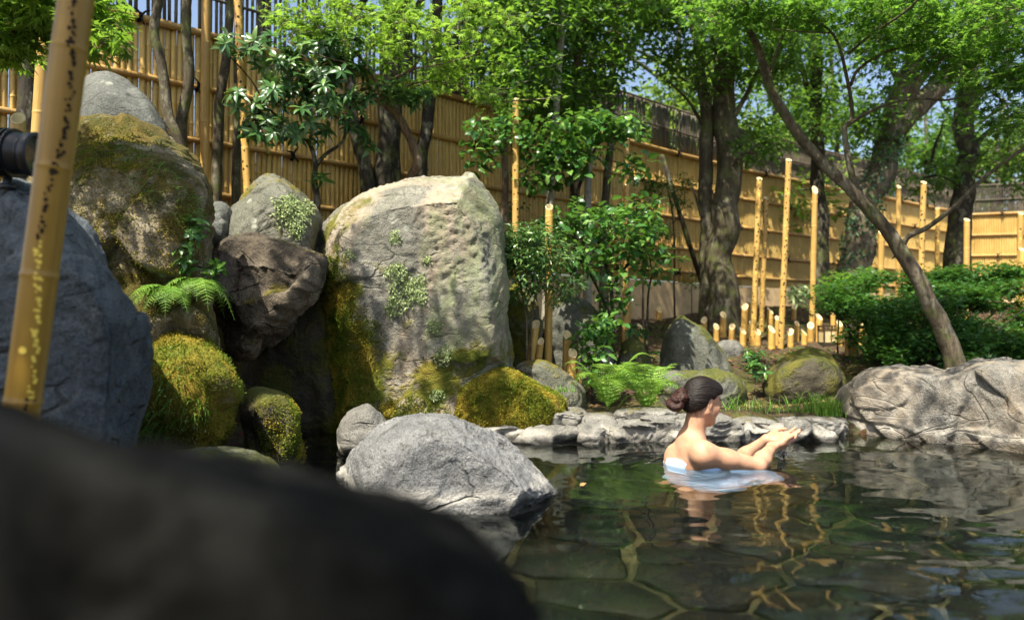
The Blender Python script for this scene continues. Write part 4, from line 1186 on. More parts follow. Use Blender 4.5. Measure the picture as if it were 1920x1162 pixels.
GAPS = [(1195, 148, 52, 32), (1455, 205, 38, 38), (1722, 310, 24, 22), (1850, 240, 24, 30), (1290, 62, 26, 22), (1885, 335, 30, 16), (1010, 75, 22, 20), (1880, 120, 26, 22), (1600, 130, 24, 24)]
def in_gap(p):
    f = p[1] * math.cos(PITCH) + (p[2] - CAMZ) * math.sin(PITCH); u = -p[1] * math.sin(PITCH) + (p[2] - CAMZ) * math.cos(PITCH)
    if f < 5.4: return False
    x, y = 960 + FPX * p[0] / f, 581 - FPX * u / f
    return any(((x - a) / c) ** 2 + ((y - b) / d) ** 2 < 1.25 for a, b, c, d in GAPS)
def tree(name, label, cat, limbs, blobs, tpl, leafmat, bark, leafsize, seed=0, per=40, crad=.2, twig=.006, up=1.0, droop=.15, jit=.5, group=None, sides=10, flat=.6, base=None, links=True, bumpy=0.06, ivy=None, crown_name='crown', sep=()):
    """limbs: list of (points, r0, r1); blobs: list of (centre, radii, n_clumps)"""
    r = np.random.default_rng(seed)
    base = np.array(limbs[0][0][0]) if base is None else np.array(base)
    root = thing(name, label, cat, base, group)
    nodes = []; first = True
    tr = MB(); br = MB()
    for k, (pts, r0, r1) in enumerate(limbs):
        P = curve(pts, max(8, 5 * len(pts)))
        P = wob(P, r0 * .5, seed + k)
        t = np.linspace(0, 1, len(P))
        rad = r0 + (r1 - r0) * t ** .8
        if k == 0: rad = rad * (1 + .35 * np.exp(-t * 14))
        V, F4, F3 = tube(P, rad, sides if r0 > .02 else 7)
        c = P[np.minimum(np.arange(len(V)) // (sides if r0 > .02 else 7), len(P) - 1)]
        dv = V - c; ln = np.linalg.norm(dv, axis=1)[:, None]
        V = c + dv * (1 + bumpy * 2 * fbm(V * (1.1 / max(r0, .015)) * np.array([1, 1, .35]), 3)[:, None])
        nm = 'trunk' if (k == 0 or k in sep) else 'branch'
        obj(nm, mesh_np(nm, V - base, [F4, F3]), bark, root)
        nodes.append(np.concatenate([P[len(P) // 4:], ]))
    nodes = np.concatenate(nodes)
    C = []; 
    for c, rad, n in blobs:
        d = unit(r.normal(0, 1, (n, 3))) * r.random((n, 1)) ** .4
        C.append(np.asarray(c) + d * np.asarray(rad))
    fo = Foliage(seed + 1)
    if C:
        C = np.concatenate(C)
        dist = np.min(np.linalg.norm(C[:, None] - nodes[None], axis=2), axis=1)
        for ci in np.argsort(dist):
            c = C[ci]
            if in_gap(c): continue
            if links:
                dd = np.linalg.norm(nodes - c, axis=1); k = np.argmin(dd); a = nodes[k]; L = dd[k]
                if L > .05:
                    mid = a + (c - a) * .5 + r.normal(0, .12, 3) * L + np.array([0, 0, .08 * L])
                    P = curve([a, mid, c], 6 if L < .8 else 9)
                    tw = twig * min(1.6, .6 + L * .8)
                    br.tube(P, np.linspace(tw, twig * .35, len(P)), 5, False)
                    nodes = np.concatenate([nodes, P[2:]])
                for q in range(3):
                    e = c + unit(r.normal(0, 1, (1, 3)))[0] * np.array([1, 1, flat]) * crad * .8
                    br.tube(curve([c, (c + e) / 2 + r.normal(0, .02, 3), e], 4), np.linspace(twig * .4, twig * .2, 4), 4, False)
            s_ = r.uniform(.7, 1.25)
            fo.clump(tpl, c, np.array([1, 1, flat]) * crad * s_, int(per * s_ * s_), leafsize, up, droop, jit)
    def put(mb_, nm):
        if mb_.n:
            me = mb_.mesh(nm); me.transform(Matrix.Translation(-Vector(base)))
            o = obj(nm, me, bark, root); o['kind'] = 'stuff'
            return o
    put(br, 'twigs')
    if ivy is not None:
        # ivy leaves hugging the trunk surface
        fi = Foliage(seed + 9)
        P = curve(limbs[0][0], 200); t = r.uniform(ivy[0], ivy[1], ivy[2])
        pc = P[(t * 199).astype(int)]
        a = r.uniform(0, 6.28, len(t)); rad = limbs[0][1] + (limbs[0][2] - limbs[0][1]) * t
        off = np.stack([np.cos(a), np.sin(a), 0 * a], 1)
        V, F, at_ = scatter(T_SIMPLE, pc + off * (rad * 1.05)[:, None] + r.normal(0, .015, (len(t), 3)), r.normal(0, 1, (len(t), 3)) + np.array([0, 0, -.8]), off + r.normal(0, .35, (len(t), 3)), r.uniform(.035, .075, len(t)), r.random(len(t)))
        fi.m.add(V, F, at_); fi.build('ivy', LEAF['ivy'], root, base)
    if fo.m.n: fo.build(crown_name, leafmat, root, base)
    return root

def pts(*a): return [at(*p) for p in a]
def foot(px, py, Y):
    p = at(px, py, Y); p[2] = gz(p[0], p[1]) - .05
    return p
def rpx(w, Y): return w * Y / FPX / 2

# ------------------------------------------------------------------ trees inside the fence, left part
Y = 4.55
tree('dark_tree', 'dark upright trunk behind the leaning pole at the far left', 'tree',
     [([foot(45, 300, 4.6), at(47, 240, 4.6), at(52, 60, 4.6), at(58, -150, 4.6), at(50, -420, 4.6)], rpx(44, 4.6), rpx(26, 4.6)),
      (pts((58, -150, 4.6), (150, -330, 4.7), (260, -470, 5.0)), .04, .015)],
     [(at(80, -480, 4.7), (.9, .6, .4), 22), (at(300, -430, 5.2), (.6, .5, .3), 10)], T_SIMPLE, LEAF['wood'], BARK['dark'], .085, 1, 60, .28)
tree('slender_tree', 'left of two thin mossy trunks rising behind the rounded grey rock', 'tree',
     [([foot(352, 420, 4.75), at(345, 320, 4.7), at(318, 215, 4.7), at(303, 120, 4.7), at(291, 60, 4.7), at(297, -30, 4.7), at(285, -300, 4.7)], rpx(23, 4.7), rpx(15, 4.7)),
      (pts((291, -120, 4.7), (220, -250, 4.5), (150, -350, 4.3)), .025, .01)],
     [(at(250, -330, 4.5), (.6, .5, .3), 12)], T_SIMPLE, LEAF['wood'], BARK['grey'], .08, 2, 55, .25, group='slender trunks by the fence')
tree('slender_tree', 'right of two thin mossy trunks rising behind the rounded grey rock', 'tree',
     [([foot(354, 420, 4.85), at(340, 300, 4.8), at(337, 220, 4.8), at(352, 140, 4.8), at(349, 60, 4.8), at(354, -40, 4.8), at(372, -300, 4.8)], rpx(23, 4.8), rpx(16, 4.8)),
      (pts((356, -120, 4.8), (430, -260, 4.9), (520, -330, 5.0)), .025, .01)],
     [(at(450, -330, 4.9), (.7, .5, .3), 12)], T_SIMPLE, LEAF['wood'], BARK['grey'], .08, 3, 55, .25, group='slender trunks by the fence')
tree('slender_tree', 'thin leaning grey trunk between the plain golden pole and the bored pole', 'tree',
     [([foot(402, 420, 5.2), at(406, 340, 5.2), at(410, 220, 5.2), at(424, 120, 5.2), at(436, 0, 5.2), at(450, -250, 5.2)], rpx(22, 5.2), rpx(14, 5.2))],
     [(at(470, -300, 5.2), (.5, .4, .3), 8)], T_SIMPLE, LEAF['wood'], BARK['grey'], .08, 4, 55, .25, group='slender trunks by the fence')
tree('slender_tree', 'straight grey trunk directly behind the bored pole by the rhododendron', 'tree',
     [([foot(442, 420, 5.35), at(443, 350, 5.35), at(446, 230, 5.35), at(448, 60, 5.35), at(452, -250, 5.35)], rpx(19, 5.35), rpx(12, 5.35))],
     [(at(500, -320, 5.4), (.5, .4, .3), 8)], T_SIMPLE, LEAF['wood'], BARK['grey'], .08, 5, 55, .25, group='slender trunks by the fence')
for k, (b, lab, w, P) in enumerate([
    (0, 'dark trunk leaning slightly left behind the biggest rock, leftmost of three', 30, [(700, 420, 6.0), (688, 350, 6.0), (672, 270, 6.0), (660, 200, 6.0), (650, 60, 6.0), (640, -260, 6.0)]),
    (1, 'thick dark double trunk in the middle behind the biggest rock', 48, [(727, 400, 6.15), (727, 330, 6.15), (725, 230, 6.15), (735, 100, 6.15), (740, -260, 6.15)]),
    (2, 'dark trunk behind the biggest rock, rightmost of three', 30, [(785, 400, 6.4), (790, 330, 6.4), (802, 240, 6.4), (812, 130, 6.4), (818, -30, 6.4), (825, -260, 6.4)])]):
    L0 = [at(*q) for q in P]; L0[0][2] = gz(L0[0][0], L0[0][1]) - .05
    limbs = [(L0, rpx(w, 6.1), rpx(w * .6, 6.1)), ([L0[-2], L0[-2] + np.array([.5, -.3, .7]), L0[-2] + np.array([.9, -.7, 1.1])], .035, .012)]
    if k == 1:
        limbs.append(([foot(745, 400, 6.2), at(742, 300, 6.2), at(745, 200, 6.2), at(760, 60, 6.25), at(770, -200, 6.3)], rpx(26, 6.2), rpx(16, 6.2)))
    tree('dark_tree', lab, 'tree', limbs, [(L0[-1] + np.array([.3, -.2, 0]), (.9, .7, .5), 26)], T_SIMPLE, LEAF['wood'], BARK['dark'], .085, 10 + k, 60, .28, sep=(2,), group='dark trunks behind the big rock')

# maple over the biggest rock
A = lambda *p: at(*p)
tree('maple_tree', 'small maple with a crooked brown trunk and fine pale leaves above the biggest rock', 'tree',
     [(pts((765, 420, 5.3), (770, 340, 5.3), (784, 308, 5.25), (772, 268, 5.25), (750, 222, 5.2), (722, 195, 5.15), (702, 183, 5.1)), rpx(21, 5.2), rpx(13, 5.2)),
      (pts((702, 183, 5.1), (706, 160, 5.1), (690, 130, 5.05), (668, 100, 5.0), (645, 78, 5.0), (610, 50, 5.0), (560, 20, 4.9)), rpx(9, 5), rpx(3, 5)),
      (pts((722, 195, 5.15), (716, 175, 5.1), (735, 150, 5.0), (770, 130, 4.9), (800, 95, 4.8), (840, 60, 4.7)), rpx(8, 5), rpx(2.5, 5)),
      (pts((712, 188, 5.1), (745, 170, 5.1), (790, 155, 5.1), (860, 160, 5.1), (905, 195, 5.0), (960, 190, 4.9), (1030, 185, 4.85)), rpx(6, 5), rpx(1.5, 5)),
      (pts((690, 130, 5.05), (660, 120, 4.8), (600, 105, 4.6), (540, 80, 4.5)), rpx(4, 5), rpx(1.5, 5)),
      (pts((770, 130, 4.9), (830, 120, 4.7), (900, 100, 4.6)), rpx(4, 5), rpx(1.5, 5))],
     [(A(640, 40, 4.9), (.55, .4, .14), 24), (A(730, 20, 4.8), (.5, .4, .14), 20), (A(820, 70, 4.7), (.45, .3, .12), 18), (A(870, 130, 4.9), (.32, .25, .08), 12),
      (A(960, 185, 4.9), (.28, .2, .05), 10), (A(560, 60, 4.7), (.35, .35, .12), 14), (A(700, 90, 5.0), (.4, .3, .1), 14), (A(800, 150, 5.1), (.4, .3, .1), 12),
      (A(900, 30, 4.7), (.3, .3, .12), 8)],
     T_MAPLE7, LEAF['maple'], BARK['brown'], .043, 20, 24, .15, .004, 1.0, .25, .35, flat=.45)

# rhododendron with whorls of leaves
def shrub(name, label, limbs, tips, tpl, mat, bark, size, seed, nl=8, twig=.005, whorl=True, per=12, crad=.1, cat='shrub', group=None, jit=.5, upb=.6):
    r = np.random.default_rng(seed)
    base = np.array(limbs[0][0][0]); root = thing(name, label, cat, base, group)
    br = MB(); nodes = []
    for k, (P, r0, r1) in enumerate(limbs):
        P = wob(curve(P, 4 * len(P)), r0 * .8, seed + k, 5)
        V_, F4_, F3_ = tube(P, np.linspace(r0, r1, len(P)), 8)
        obj('stem', mesh_np('stem', V_ - base, [F4_, F3_]), bark, root); nodes.append(P[1:])
    nodes = np.concatenate(nodes); fo = Foliage(seed + 1)
    T = []
    for c, rad, n in tips:
        d = unit(r.normal(0, 1, (n, 3))) * r.random((n, 1)) ** .33
        T.append(np.asarray(c) + d * np.asarray(rad))
    T = np.concatenate(T)
    for ci in np.argsort(np.min(np.linalg.norm(T[:, None] - nodes[None], axis=2), axis=1)):
        c = T[ci]; dd = np.linalg.norm(nodes - c, axis=1); k = np.argmin(dd); a = nodes[k]
        P = curve([a, (a + c) / 2 + r.normal(0, .12, 3) * dd[k], c], 6)
        br.tube(P, np.linspace(twig * min(1.5, .5 + dd[k]), twig * .5, 6), 5, False); nodes = np.concatenate([nodes, P[1:]])
        ax = unit((c - a)[None])[0] * .5 + np.array([0, -.25, upb]) + r.normal(0, .25, 3)
        if whorl:
            fo.whorl(tpl, c, ax, r.integers(nl - 2, nl + 2), size)
            if r.random() < .5: fo.whorl(tpl, c - ax * .04, ax, r.integers(4, nl), size * .95)
        else:
            fo.clump(tpl, c, np.array([1, 1, .6]) * crad, per, size, 1.0, .2, jit)
    me = br.mesh('twigs'); me.transform(Matrix.Translation(-Vector(base))); obj('twigs', me, bark, root)['kind'] = 'stuff'
    fo.build('leaves', mat, root, base)
    return root
Y = 4.9
shrub('rhododendron', 'rhododendron with whorled dark leaves in front of the left fence',
      [(pts((594, 420, 4.9), (592, 372, 4.9), (588, 335, 4.9), (590, 310, 4.9), (580, 270, 4.9), (560, 250, 4.9), (530, 225, 4.9)), rpx(15, 4.9), rpx(4, 4.9)),
       (pts((590, 315, 4.9), (610, 290, 4.9), (640, 265, 4.95), (650, 230, 5.0), (660, 180, 5.0)), rpx(9, 4.9), rpx(3, 4.9)),
       (pts((580, 270, 4.9), (585, 220, 4.8), (570, 160, 4.8), (560, 100, 4.8)), rpx(6, 4.9), rpx(3, 4.9)),
       (pts((570, 160, 4.8), (600, 120, 4.8), (640, 110, 4.8)), rpx(4, 4.9), rpx(2, 4.9)),
       (pts((530, 225, 4.9), (500, 200, 4.8), (470, 150, 4.8), (420, 95, 4.7)), rpx(5, 4.9), rpx(2, 4.9))],
      [(A(560, 110, 4.75), (.36, .25, .16), 34), (A(520, 190, 4.75), (.30, .25, .16), 28), (A(600, 170, 4.7), (.30, .2, .22), 26), (A(640, 120, 4.75), (.2, .2, .14), 14),
       (A(500, 250, 4.8), (.14, .15, .07), 8), (A(580, 245, 4.75), (.16, .15, .08), 9), (A(660, 210, 4.9), (.16, .15, .18), 12), (A(740, 175, 5.0), (.28, .15, .08), 12),
       (A(430, 90, 4.7), (.12, .12, .08), 7), (A(690, 265, 5.0), (.06, .06, .08), 4), (A(610, 335, 4.85), (.05, .05, .05), 2), (A(770, 180, 5.1), (.15, .1, .06), 6), (A(470, 215, 4.8), (.08, .1, .1), 5), (A(600, 60, 4.8), (.3, .2, .08), 10)],
      T_LONG, LEAF['rhodo'], BARK['dark'], .088, 31, 8)

# ------------------------------------------------------------------ centre trees
def ctree(lab, P, w, bark, seed, blobs=(), limbs=(), leaf='wood', size=.085, per=55, crad=.26, name='woodland_tree', tpl=T_SIMPLE, group='woodland trees inside the fence', w2=.65, **kw):
    L0 = [at(*q) for q in P]; L0[0][2] = gz(L0[0][0], L0[0][1]) - .06
    Y0 = P[0][2]
    return tree(name, lab, 'tree', [(L0, rpx(w, Y0), rpx(w * w2, Y0))] + [([at(*q) for q in l], rpx(a, Y0), rpx(b_, Y0)) for l, a, b_ in limbs],
         [(at(c[0], c[1], c[2]), rad, n) for c, rad, n in blobs], tpl, LEAF[leaf], BARK[bark], size, seed, per, crad, group=group, **kw)
ctree('thin dark trunk just right of the biggest rock', [(945, 440, 7.0), (947, 330, 7.0), (942, 180, 7.0), (936, 40, 7.0), (940, -200, 7.0)], 15, 'brown', 41,
      [((920, 20, 6.6), (.5, .5, .45), 22), ((960, 110, 6.8), (.3, .3, .45), 16), ((900, -120, 6.6), (.8, .6, .4), 24)])
ctree('pale slender trunk with smooth bark right of the bored pole', [(1022, 430, 6.2), (1034, 300, 6.2), (1044, 190, 6.2), (1050, 80, 6.2), (1056, -30, 6.2), (1066, -260, 6.2)], 17, 'pale', 42,
      [((1010, 20, 5.9), (.35, .35, .5), 22), ((1000, 130, 6.0), (.25, .3, .35), 16), ((1070, -160, 6.0), (.9, .7, .4), 24)], w2=.6)
ctree('brown trunk above the camellia, left of the pale split trunk', [(1076, 470, 6.8), (1080, 380, 6.8), (1076, 250, 6.8), (1084, 120, 6.8), (1090, 30, 6.8), (1088, -220, 6.8)], 21, 'brown', 43,
      [((1100, 90, 6.6), (.4, .4, .4), 24), ((1060, 200, 6.6), (.3, .3, .35), 18), ((1150, 30, 6.6), (.5, .5, .35), 24)],
      [([(1090, 60, 6.8), (1130, 25, 6.7), (1200, -10, 6.6)], 8, 3)])
ctree('pale split trunk behind the camellia shrub', [(1100, 470, 7.2), (1102, 380, 7.2), (1106, 250, 7.2), (1104, 120, 7.2), (1110, -50, 7.2), (1112, -240, 7.2)], 16, 'pale', 44,
      [((1130, -60, 7.0), (.7, .7, .4), 24), ((1080, 140, 7.1), (.35, .3, .4), 18)])
ctree('grey trunk standing before the lattice gap with sky above', [(1132, 470, 7.5), (1133, 380, 7.5), (1145, 260, 7.5), (1148, 130, 7.5), (1155, 20, 7.5), (1160, -220, 7.5)], 17, 'grey', 45,
      [((1200, -10, 7.2), (.6, .5, .25), 20), ((1240, 40, 7.4), (.4, .4, .25), 12)],
      [([(1148, 130, 7.5), (1200, 60, 7.4), (1260, 20, 7.3)], 8, 3)])
ctree('mottled left stem of the twin-trunked tree lit by the sun', [(1328, 600, 8.0), (1325, 500, 8.0), (1325, 380, 8.0), (1322, 240, 8.0), (1312, 110, 8.0), (1290, -60, 8.0), (1270, -250, 8.0)], 30, 'grey', 46,
      [((1280, 120, 7.6), (.35, .4, .4), 16), ((1260, 20, 7.5), (.6, .5, .35), 20)],
      [([(1322, 240, 8.0), (1290, 190, 7.9), (1250, 150, 7.8)], 9, 3), ([(1325, 440, 8.0), (1308, 380, 7.9), (1295, 340, 7.9)], 7, 3)], w2=.7)
ctree('thick dark right stem of the twin-trunked tree', [(1352, 610, 7.9), (1353, 500, 7.9), (1360, 380, 7.9), (1362, 240, 7.9), (1352, 100, 7.9), (1345, -60, 7.9), (1352, -260, 7.9)], 58, 'grey', 47,
      [((1400, -160, 6.8), (1.0, .9, .35), 30), ((1520, -170, 7.0), (1.0, .9, .35), 26), ((1380, 60, 7.5), (.6, .5, .5), 22), ((1425, 200, 8.4), (.35, .3, .4), 14), ((1430, 280, 7.6), (.22, .2, .12), 6), ((1450, 100, 7.5), (.4, .4, .5), 20)],  # first two clumps lie above the view, added for shade
      [([(1362, 240, 7.9), (1400, 180, 7.8), (1440, 90, 7.7)], 14, 5), ([(1360, 330, 7.9), (1385, 295, 7.7), (1430, 270, 7.6)], 8, 3)], w2=.6)
ctree('dark trunk behind the slant-cut pole left of the ivy-clad tree', [(1540, 560, 9.5), (1538, 430, 9.5), (1533, 300, 9.5), (1528, 150, 9.5), (1520, -60, 9.5), (1500, -250, 9.5)], 30, 'dark', 48,
      [((1500, 120, 9.2), (.8, .6, .7), 30), ((1560, 40, 9.2), (.8, .6, .6), 28), ((1500, 230, 9.2), (.5, .4, .3), 14)],
      [([(1530, 210, 9.5), (1500, 120, 9.4), (1460, 40, 9.3)], 12, 5)])
ctree('dark heavy trunk near the fence corner at right', [(1795, 560, 9.2), (1798, 430, 9.2), (1812, 300, 9.2), (1815, 130, 9.2), (1822, -60, 9.2), (1830, -250, 9.2)], 46, 'dark', 49,
      [((1850, 150, 9.0), (.7, .6, .6), 28), ((1780, 40, 9.0), (.8, .6, .5), 28), ((1880, 300, 9.0), (.45, .4, .4), 18), ((1740, 330, 9.2), (.35, .35, .2), 10)],
      [([(1812, 300, 9.2), (1850, 250, 9.1), (1910, 210, 9.0)], 14, 5), ([(1815, 160, 9.2), (1770, 90, 9.1), (1720, 40, 9.0)], 14, 5), ([(1804, 360, 9.2), (1770, 330, 9.1), (1720, 335, 9.0)], 9, 3)])
ctree('thick forked tree clad in ivy behind the leaning maple trunk', [(1590, 610, 8.6), (1600, 500, 8.6), (1622, 400, 8.6), (1660, 290, 8.6), (1700, 215, 8.6), (1760, 150, 8.6), (1840, 80, 8.6), (1930, -20, 8.6)], 62, 'maple', 50,
      [((1700, -150, 7.6), (1.2, 1.0, .35), 34), ((1900, -130, 7.4), (1.0, 1.0, .35), 24), ((1700, 20, 8.3), (.8, .6, .5), 26), ((1640, 120, 8.3), (.5, .4, .4), 18), ((1830, 20, 8.2), (.8, .6, .4), 28), ((1620, 230, 8.3), (.45, .35, .35), 16)],  # first two clumps are out of view, added to shade the right side
      [([(1668, 270, 8.6), (1690, 180, 8.6), (1720, 90, 8.6), (1745, -30, 8.6), (1760, -200, 8.6)], 44, 22), ([(1690, 215, 8.6), (1740, 130, 8.5), (1800, 60, 8.4), (1850, -40, 8.3)], 22, 10),
       ([(1700, 180, 8.6), (1660, 100, 8.5), (1640, 0, 8.4)], 16, 6)], name='ivy_clad_tree', ivy=(.0, .50, 1800), w2=.5, group=None)
# thin dark prop leaning on the fence
P0 = at(1312, 520, 9.0); P1 = at(1240, 290, 8.7)
tag(obj('leaning_pole', MB().tube([P0 + (P0 - P1) * .25 - P0, P1 - P0], rpx(9, 9), 8).mesh('leaning_pole'), BARK['dark'], None, P0), 'thin dark wooden prop leaning across the fence left of the twin trunks', 'prop')

# ------------------------------------------------------------------ leaning maple at right
tree('leaning_maple', 'leaning maple with bent mottled trunk rising behind the banded boulder', 'tree',
     [([foot(1800, 690, 4.75), at(1788, 672, 4.75), at(1765, 610, 4.75), at(1735, 555, 4.75), at(1700, 490, 4.75), at(1672, 440, 4.75), at(1630, 395, 4.75), at(1588, 355, 4.75), at(1545, 312, 4.75), at(1500, 255, 4.75), at(1462, 200, 4.75), at(1438, 150, 4.75), at(1422, 105, 4.7), at(1400, 55, 4.6), at(1380, -20, 4.5)], rpx(36, 4.75), rpx(12, 4.75)),
      (pts((1604, 372, 4.75), (1598, 330, 4.75), (1588, 285, 4.75), (1582, 240, 4.75), (1595, 222, 4.75), (1592, 170, 4.7), (1578, 95, 4.6), (1555, 60, 4.5), (1530, 40, 4.4)), rpx(15, 4.7), rpx(3, 4.7)),
      (pts((1584, 238, 4.75), (1620, 215, 4.7), (1665, 195, 4.6), (1720, 185, 4.5), (1780, 187, 4.4), (1840, 168, 4.3), (1900, 150, 4.2)), rpx(8, 4.7), rpx(2, 4.7)),
      (pts((1595, 160, 4.7), (1610, 130, 4.6), (1660, 98, 4.5), (1740, 75, 4.4), (1820, 45, 4.3), (1900, 0, 4.2)), rpx(7, 4.7), rpx(3, 4.7)),
      (pts((1690, 472, 4.75), (1702, 445, 4.7), (1740, 425, 4.6), (1790, 385, 4.5), (1850, 330, 4.4), (1925, 275, 4.3), (2050, 200, 4.1)), rpx(12, 4.7), rpx(5, 4.7)),
      (pts((1438, 150, 4.75), (1470, 60, 4.6), (1500, 0, 4.4), (1560, -80, 4.2)), rpx(7, 4.7), rpx(3, 4.7)),
      (pts((1592, 100, 4.6), (1640, 60, 4.3), (1700, 20, 4.0), (1760, -40, 3.7)), rpx(6, 4.7), rpx(3, 4.7)),
      (pts((1420, 100, 4.7), (1380, -60, 4.4), (1330, -200, 4.0), (1260, -380, 3.5)), rpx(10, 4.7), rpx(5, 4.7)),
      (pts((1560, 62, 4.5), (1500, 60, 4.4), (1450, 55, 4.3)), rpx(4, 4.7), rpx(1.5, 4.7))],
     [(A(1450, 20, 4.4), (.45, .3, .08), 18), (A(1530, 20, 4.4), (.45, .3, .07), 16), (A(1650, 20, 4.3), (.5, .35, .09), 20), (A(1780, 10, 4.2), (.5, .35, .09), 20), (A(1880, 40, 4.1), (.4, .35, .12), 16),
      (A(1850, 95, 4.2), (.35, .4, .08), 22), (A(1700, 75, 4.4), (.3, .3, .06), 14), (A(1880, 150, 4.2), (.25, .3, .10), 14), (A(1900, 220, 4.3), (.2, .3, .1), 10), (A(1360, 10, 4.4), (.25, .3, .1), 10),
      (A(1400, 30, 4.4), (.2, .25, .06), 8), (A(1750, 120, 4.4), (.2, .2, .04), 6),
      (np.array([1.6, 3.2, 2.75]), (.7, .6, .15), 30), (np.array([2.6, 3.0, 2.8]), (.8, .7, .15), 34), (np.array([1.0, 2.9, 3.1]), (.5, .4, .12), 10), (np.array([1.5, 2.0, 2.85]), (.5, .4, .10), 12)],  # unseen overhead clumps added to shade the pool and banded boulder
     T_MAPLE7, LEAF['mapled'], BARK['maple'], .042, 60, 34, .20, .0045, 1.0, .22, .32, flat=.35)

# overhanging maple at the left whose twigs enter at the top-left corner
tree('overhanging_maple', 'maple twigs with bright leaves hanging into the top left corner', 'tree',
     [([np.array([-3.6, 1.9, .2]), np.array([-3.5, 1.9, 1.2]), np.array([-3.2, 1.8, 2.0]), np.array([-2.7, 1.5, 2.6]), np.array([-2.0, 1.0, 3.0]), np.array([-1.2, .4, 3.2])], .10, .03),
      ([np.array([-3.2, 1.8, 2.0]), np.array([-3.0, 2.4, 2.2]), at(-120, 75, 3.0), at(0, 68, 2.9), at(60, 50, 2.85), at(120, 38, 2.8)], .03, .004),
      ([np.array([-2.0, 1.0, 3.0]), np.array([-1.4, -.2, 3.1]), np.array([-.8, -1.0, 3.2])], .03, .012),
      ([np.array([-2.7, 1.5, 2.6]), np.array([-2.6, .6, 2.8]), np.array([-2.4, -.4, 2.9])], .03, .012)],
     [(at(40, 20, 2.8), (.16, .2, .06), 9), (at(130, 22, 2.75), (.10, .12, .04), 6), (at(10, 70, 2.9), (.10, .15, .05), 5), (at(190, 75, 2.7), (.04, .05, .02), 2), (at(90, -20, 2.8), (.2, .3, .06), 10),
      (np.array([-2.75, 1.1, 2.75]), (.5, .5, .15), 40), (np.array([-2.15, .85, 2.85]), (.5, .45, .15), 50), (np.array([-1.7, .55, 2.9]), (.45, .4, .12), 44), (np.array([-1.5, .0, 3.1]), (.6, .5, .15), 34), (np.array([-2.3, .2, 2.9]), (.5, .5, .15), 26), (np.array([-.9, -.7, 3.2]), (.6, .5, .15), 26), (np.array([-3.2, 2.0, 2.5]), (.4, .4, .15), 18), (np.array([-1.35, 2.9, 2.9]), (.55, .4, .10), 9), (np.array([-2.4, 2.4, 2.85]), (.5, .4, .10), 11)],  # unseen clumps added in the sun's path to shade pole and rocks
     T_MAPLE7, LEAF['maple'], BARK['maple'], .055, 70, 50, .17, .0045, 1.0, .2, .32, flat=.35)

# ------------------------------------------------------------------ shrubs in the middle
shrub('camellia_shrub', 'tall camellia with glossy leaves behind the bored pole in the middle', 
      [([foot(1078, 430, 6.0), at(1075, 380, 6.0), at(1060, 300, 5.9), at(1040, 250, 5.8)], .022, .008), ([at(1075, 380, 6.0), at(1110, 290, 5.9), at(1150, 240, 5.8)], .016, .006), ([at(1060, 300, 5.9), at(1000, 290, 5.8), at(985, 330, 5.7)], .012, .005)],
      [(A(1060, 245, 5.7), (.32, .25, .12), 26), (A(1040, 300, 5.7), (.25, .22, .14), 24), (A(1120, 230, 5.7), (.3, .25, .10), 20), (A(1090, 290, 5.8), (.28, .2, .10), 20), (A(1170, 250, 5.7), (.12, .15, .08), 8), (A(1010, 330, 5.7), (.12, .12, .12), 10), (A(1180, 310, 5.7), (.10, .1, .08), 7), (A(920, 235, 5.8), (.18, .15, .14), 14), (A(905, 290, 5.8), (.08, .1, .14), 8), (A(975, 260, 5.8), (.16, .15, .16), 14)],
      T_ROUND, LEAF['gloss'], BARK['dark'], .072, 81, 6, .005, False, 10, .13, group='camellia shrubs')
shrub('camellia_shrub', 'bushy bright camellia shrub beside the slant-cut pole above the ferns',
      [([foot(1150, 640, 5.35), at(1150, 600, 5.3), at(1145, 540, 5.3), at(1130, 470, 5.25), at(1110, 430, 5.2)], .018, .007), ([at(1145, 540, 5.3), at(1190, 480, 5.25), at(1215, 450, 5.2)], .012, .005), ([at(1150, 600, 5.3), at(1110, 520, 5.2), at(1080, 450, 5.1)], .012, .005), ([foot(1212, 600, 5.4), at(1215, 560, 5.4), at(1222, 510, 5.35), at(1215, 470, 5.3)], .010, .004)],
      [(A(1100, 420, 5.15), (.30, .25, .12), 32), (A(1160, 430, 5.15), (.28, .25, .12), 30), (A(1080, 480, 5.1), (.2, .2, .14), 20), (A(1140, 490, 5.1), (.22, .2, .14), 24), (A(1215, 480, 5.2), (.16, .16, .10), 16), (A(1220, 420, 5.25), (.12, .15, .06), 8), (A(1150, 560, 5.1), (.10, .12, .10), 10), (A(1230, 510, 5.2), (.08, .08, .05), 5), (A(1050, 420, 5.15), (.12, .12, .10), 8), (A(1190, 395, 5.2), (.2, .15, .06), 10)],
      T_ROUND, LEAF['gloss'], BARK['dark'], .062, 82, 6, .005, False, 9, .12, group='camellia shrubs')
shrub('camellia_sprig', 'low glossy camellia sprigs between the stumps and the ferns',
      [([foot(1110, 720, 4.9), at(1112, 690, 4.9), at(1120, 630, 4.9), at(1110, 600, 4.85)], .010, .004), ([at(1112, 690, 4.9), at(1140, 640, 4.9), at(1160, 615, 4.9)], .008, .003)],
      [(A(1120, 620, 4.85), (.12, .1, .08), 12), (A(1115, 665, 4.8), (.10, .1, .06), 9), (A(1100, 640, 4.85), (.06, .08, .1), 5), (A(1140, 605, 4.9), (.06, .08, .05), 5), (A(1125, 700, 4.8), (.07, .06, .04), 4)],
      T_ROUND, LEAF['gloss'], BARK['dark'], .06, 83, 6, .004, False, 9, .08)
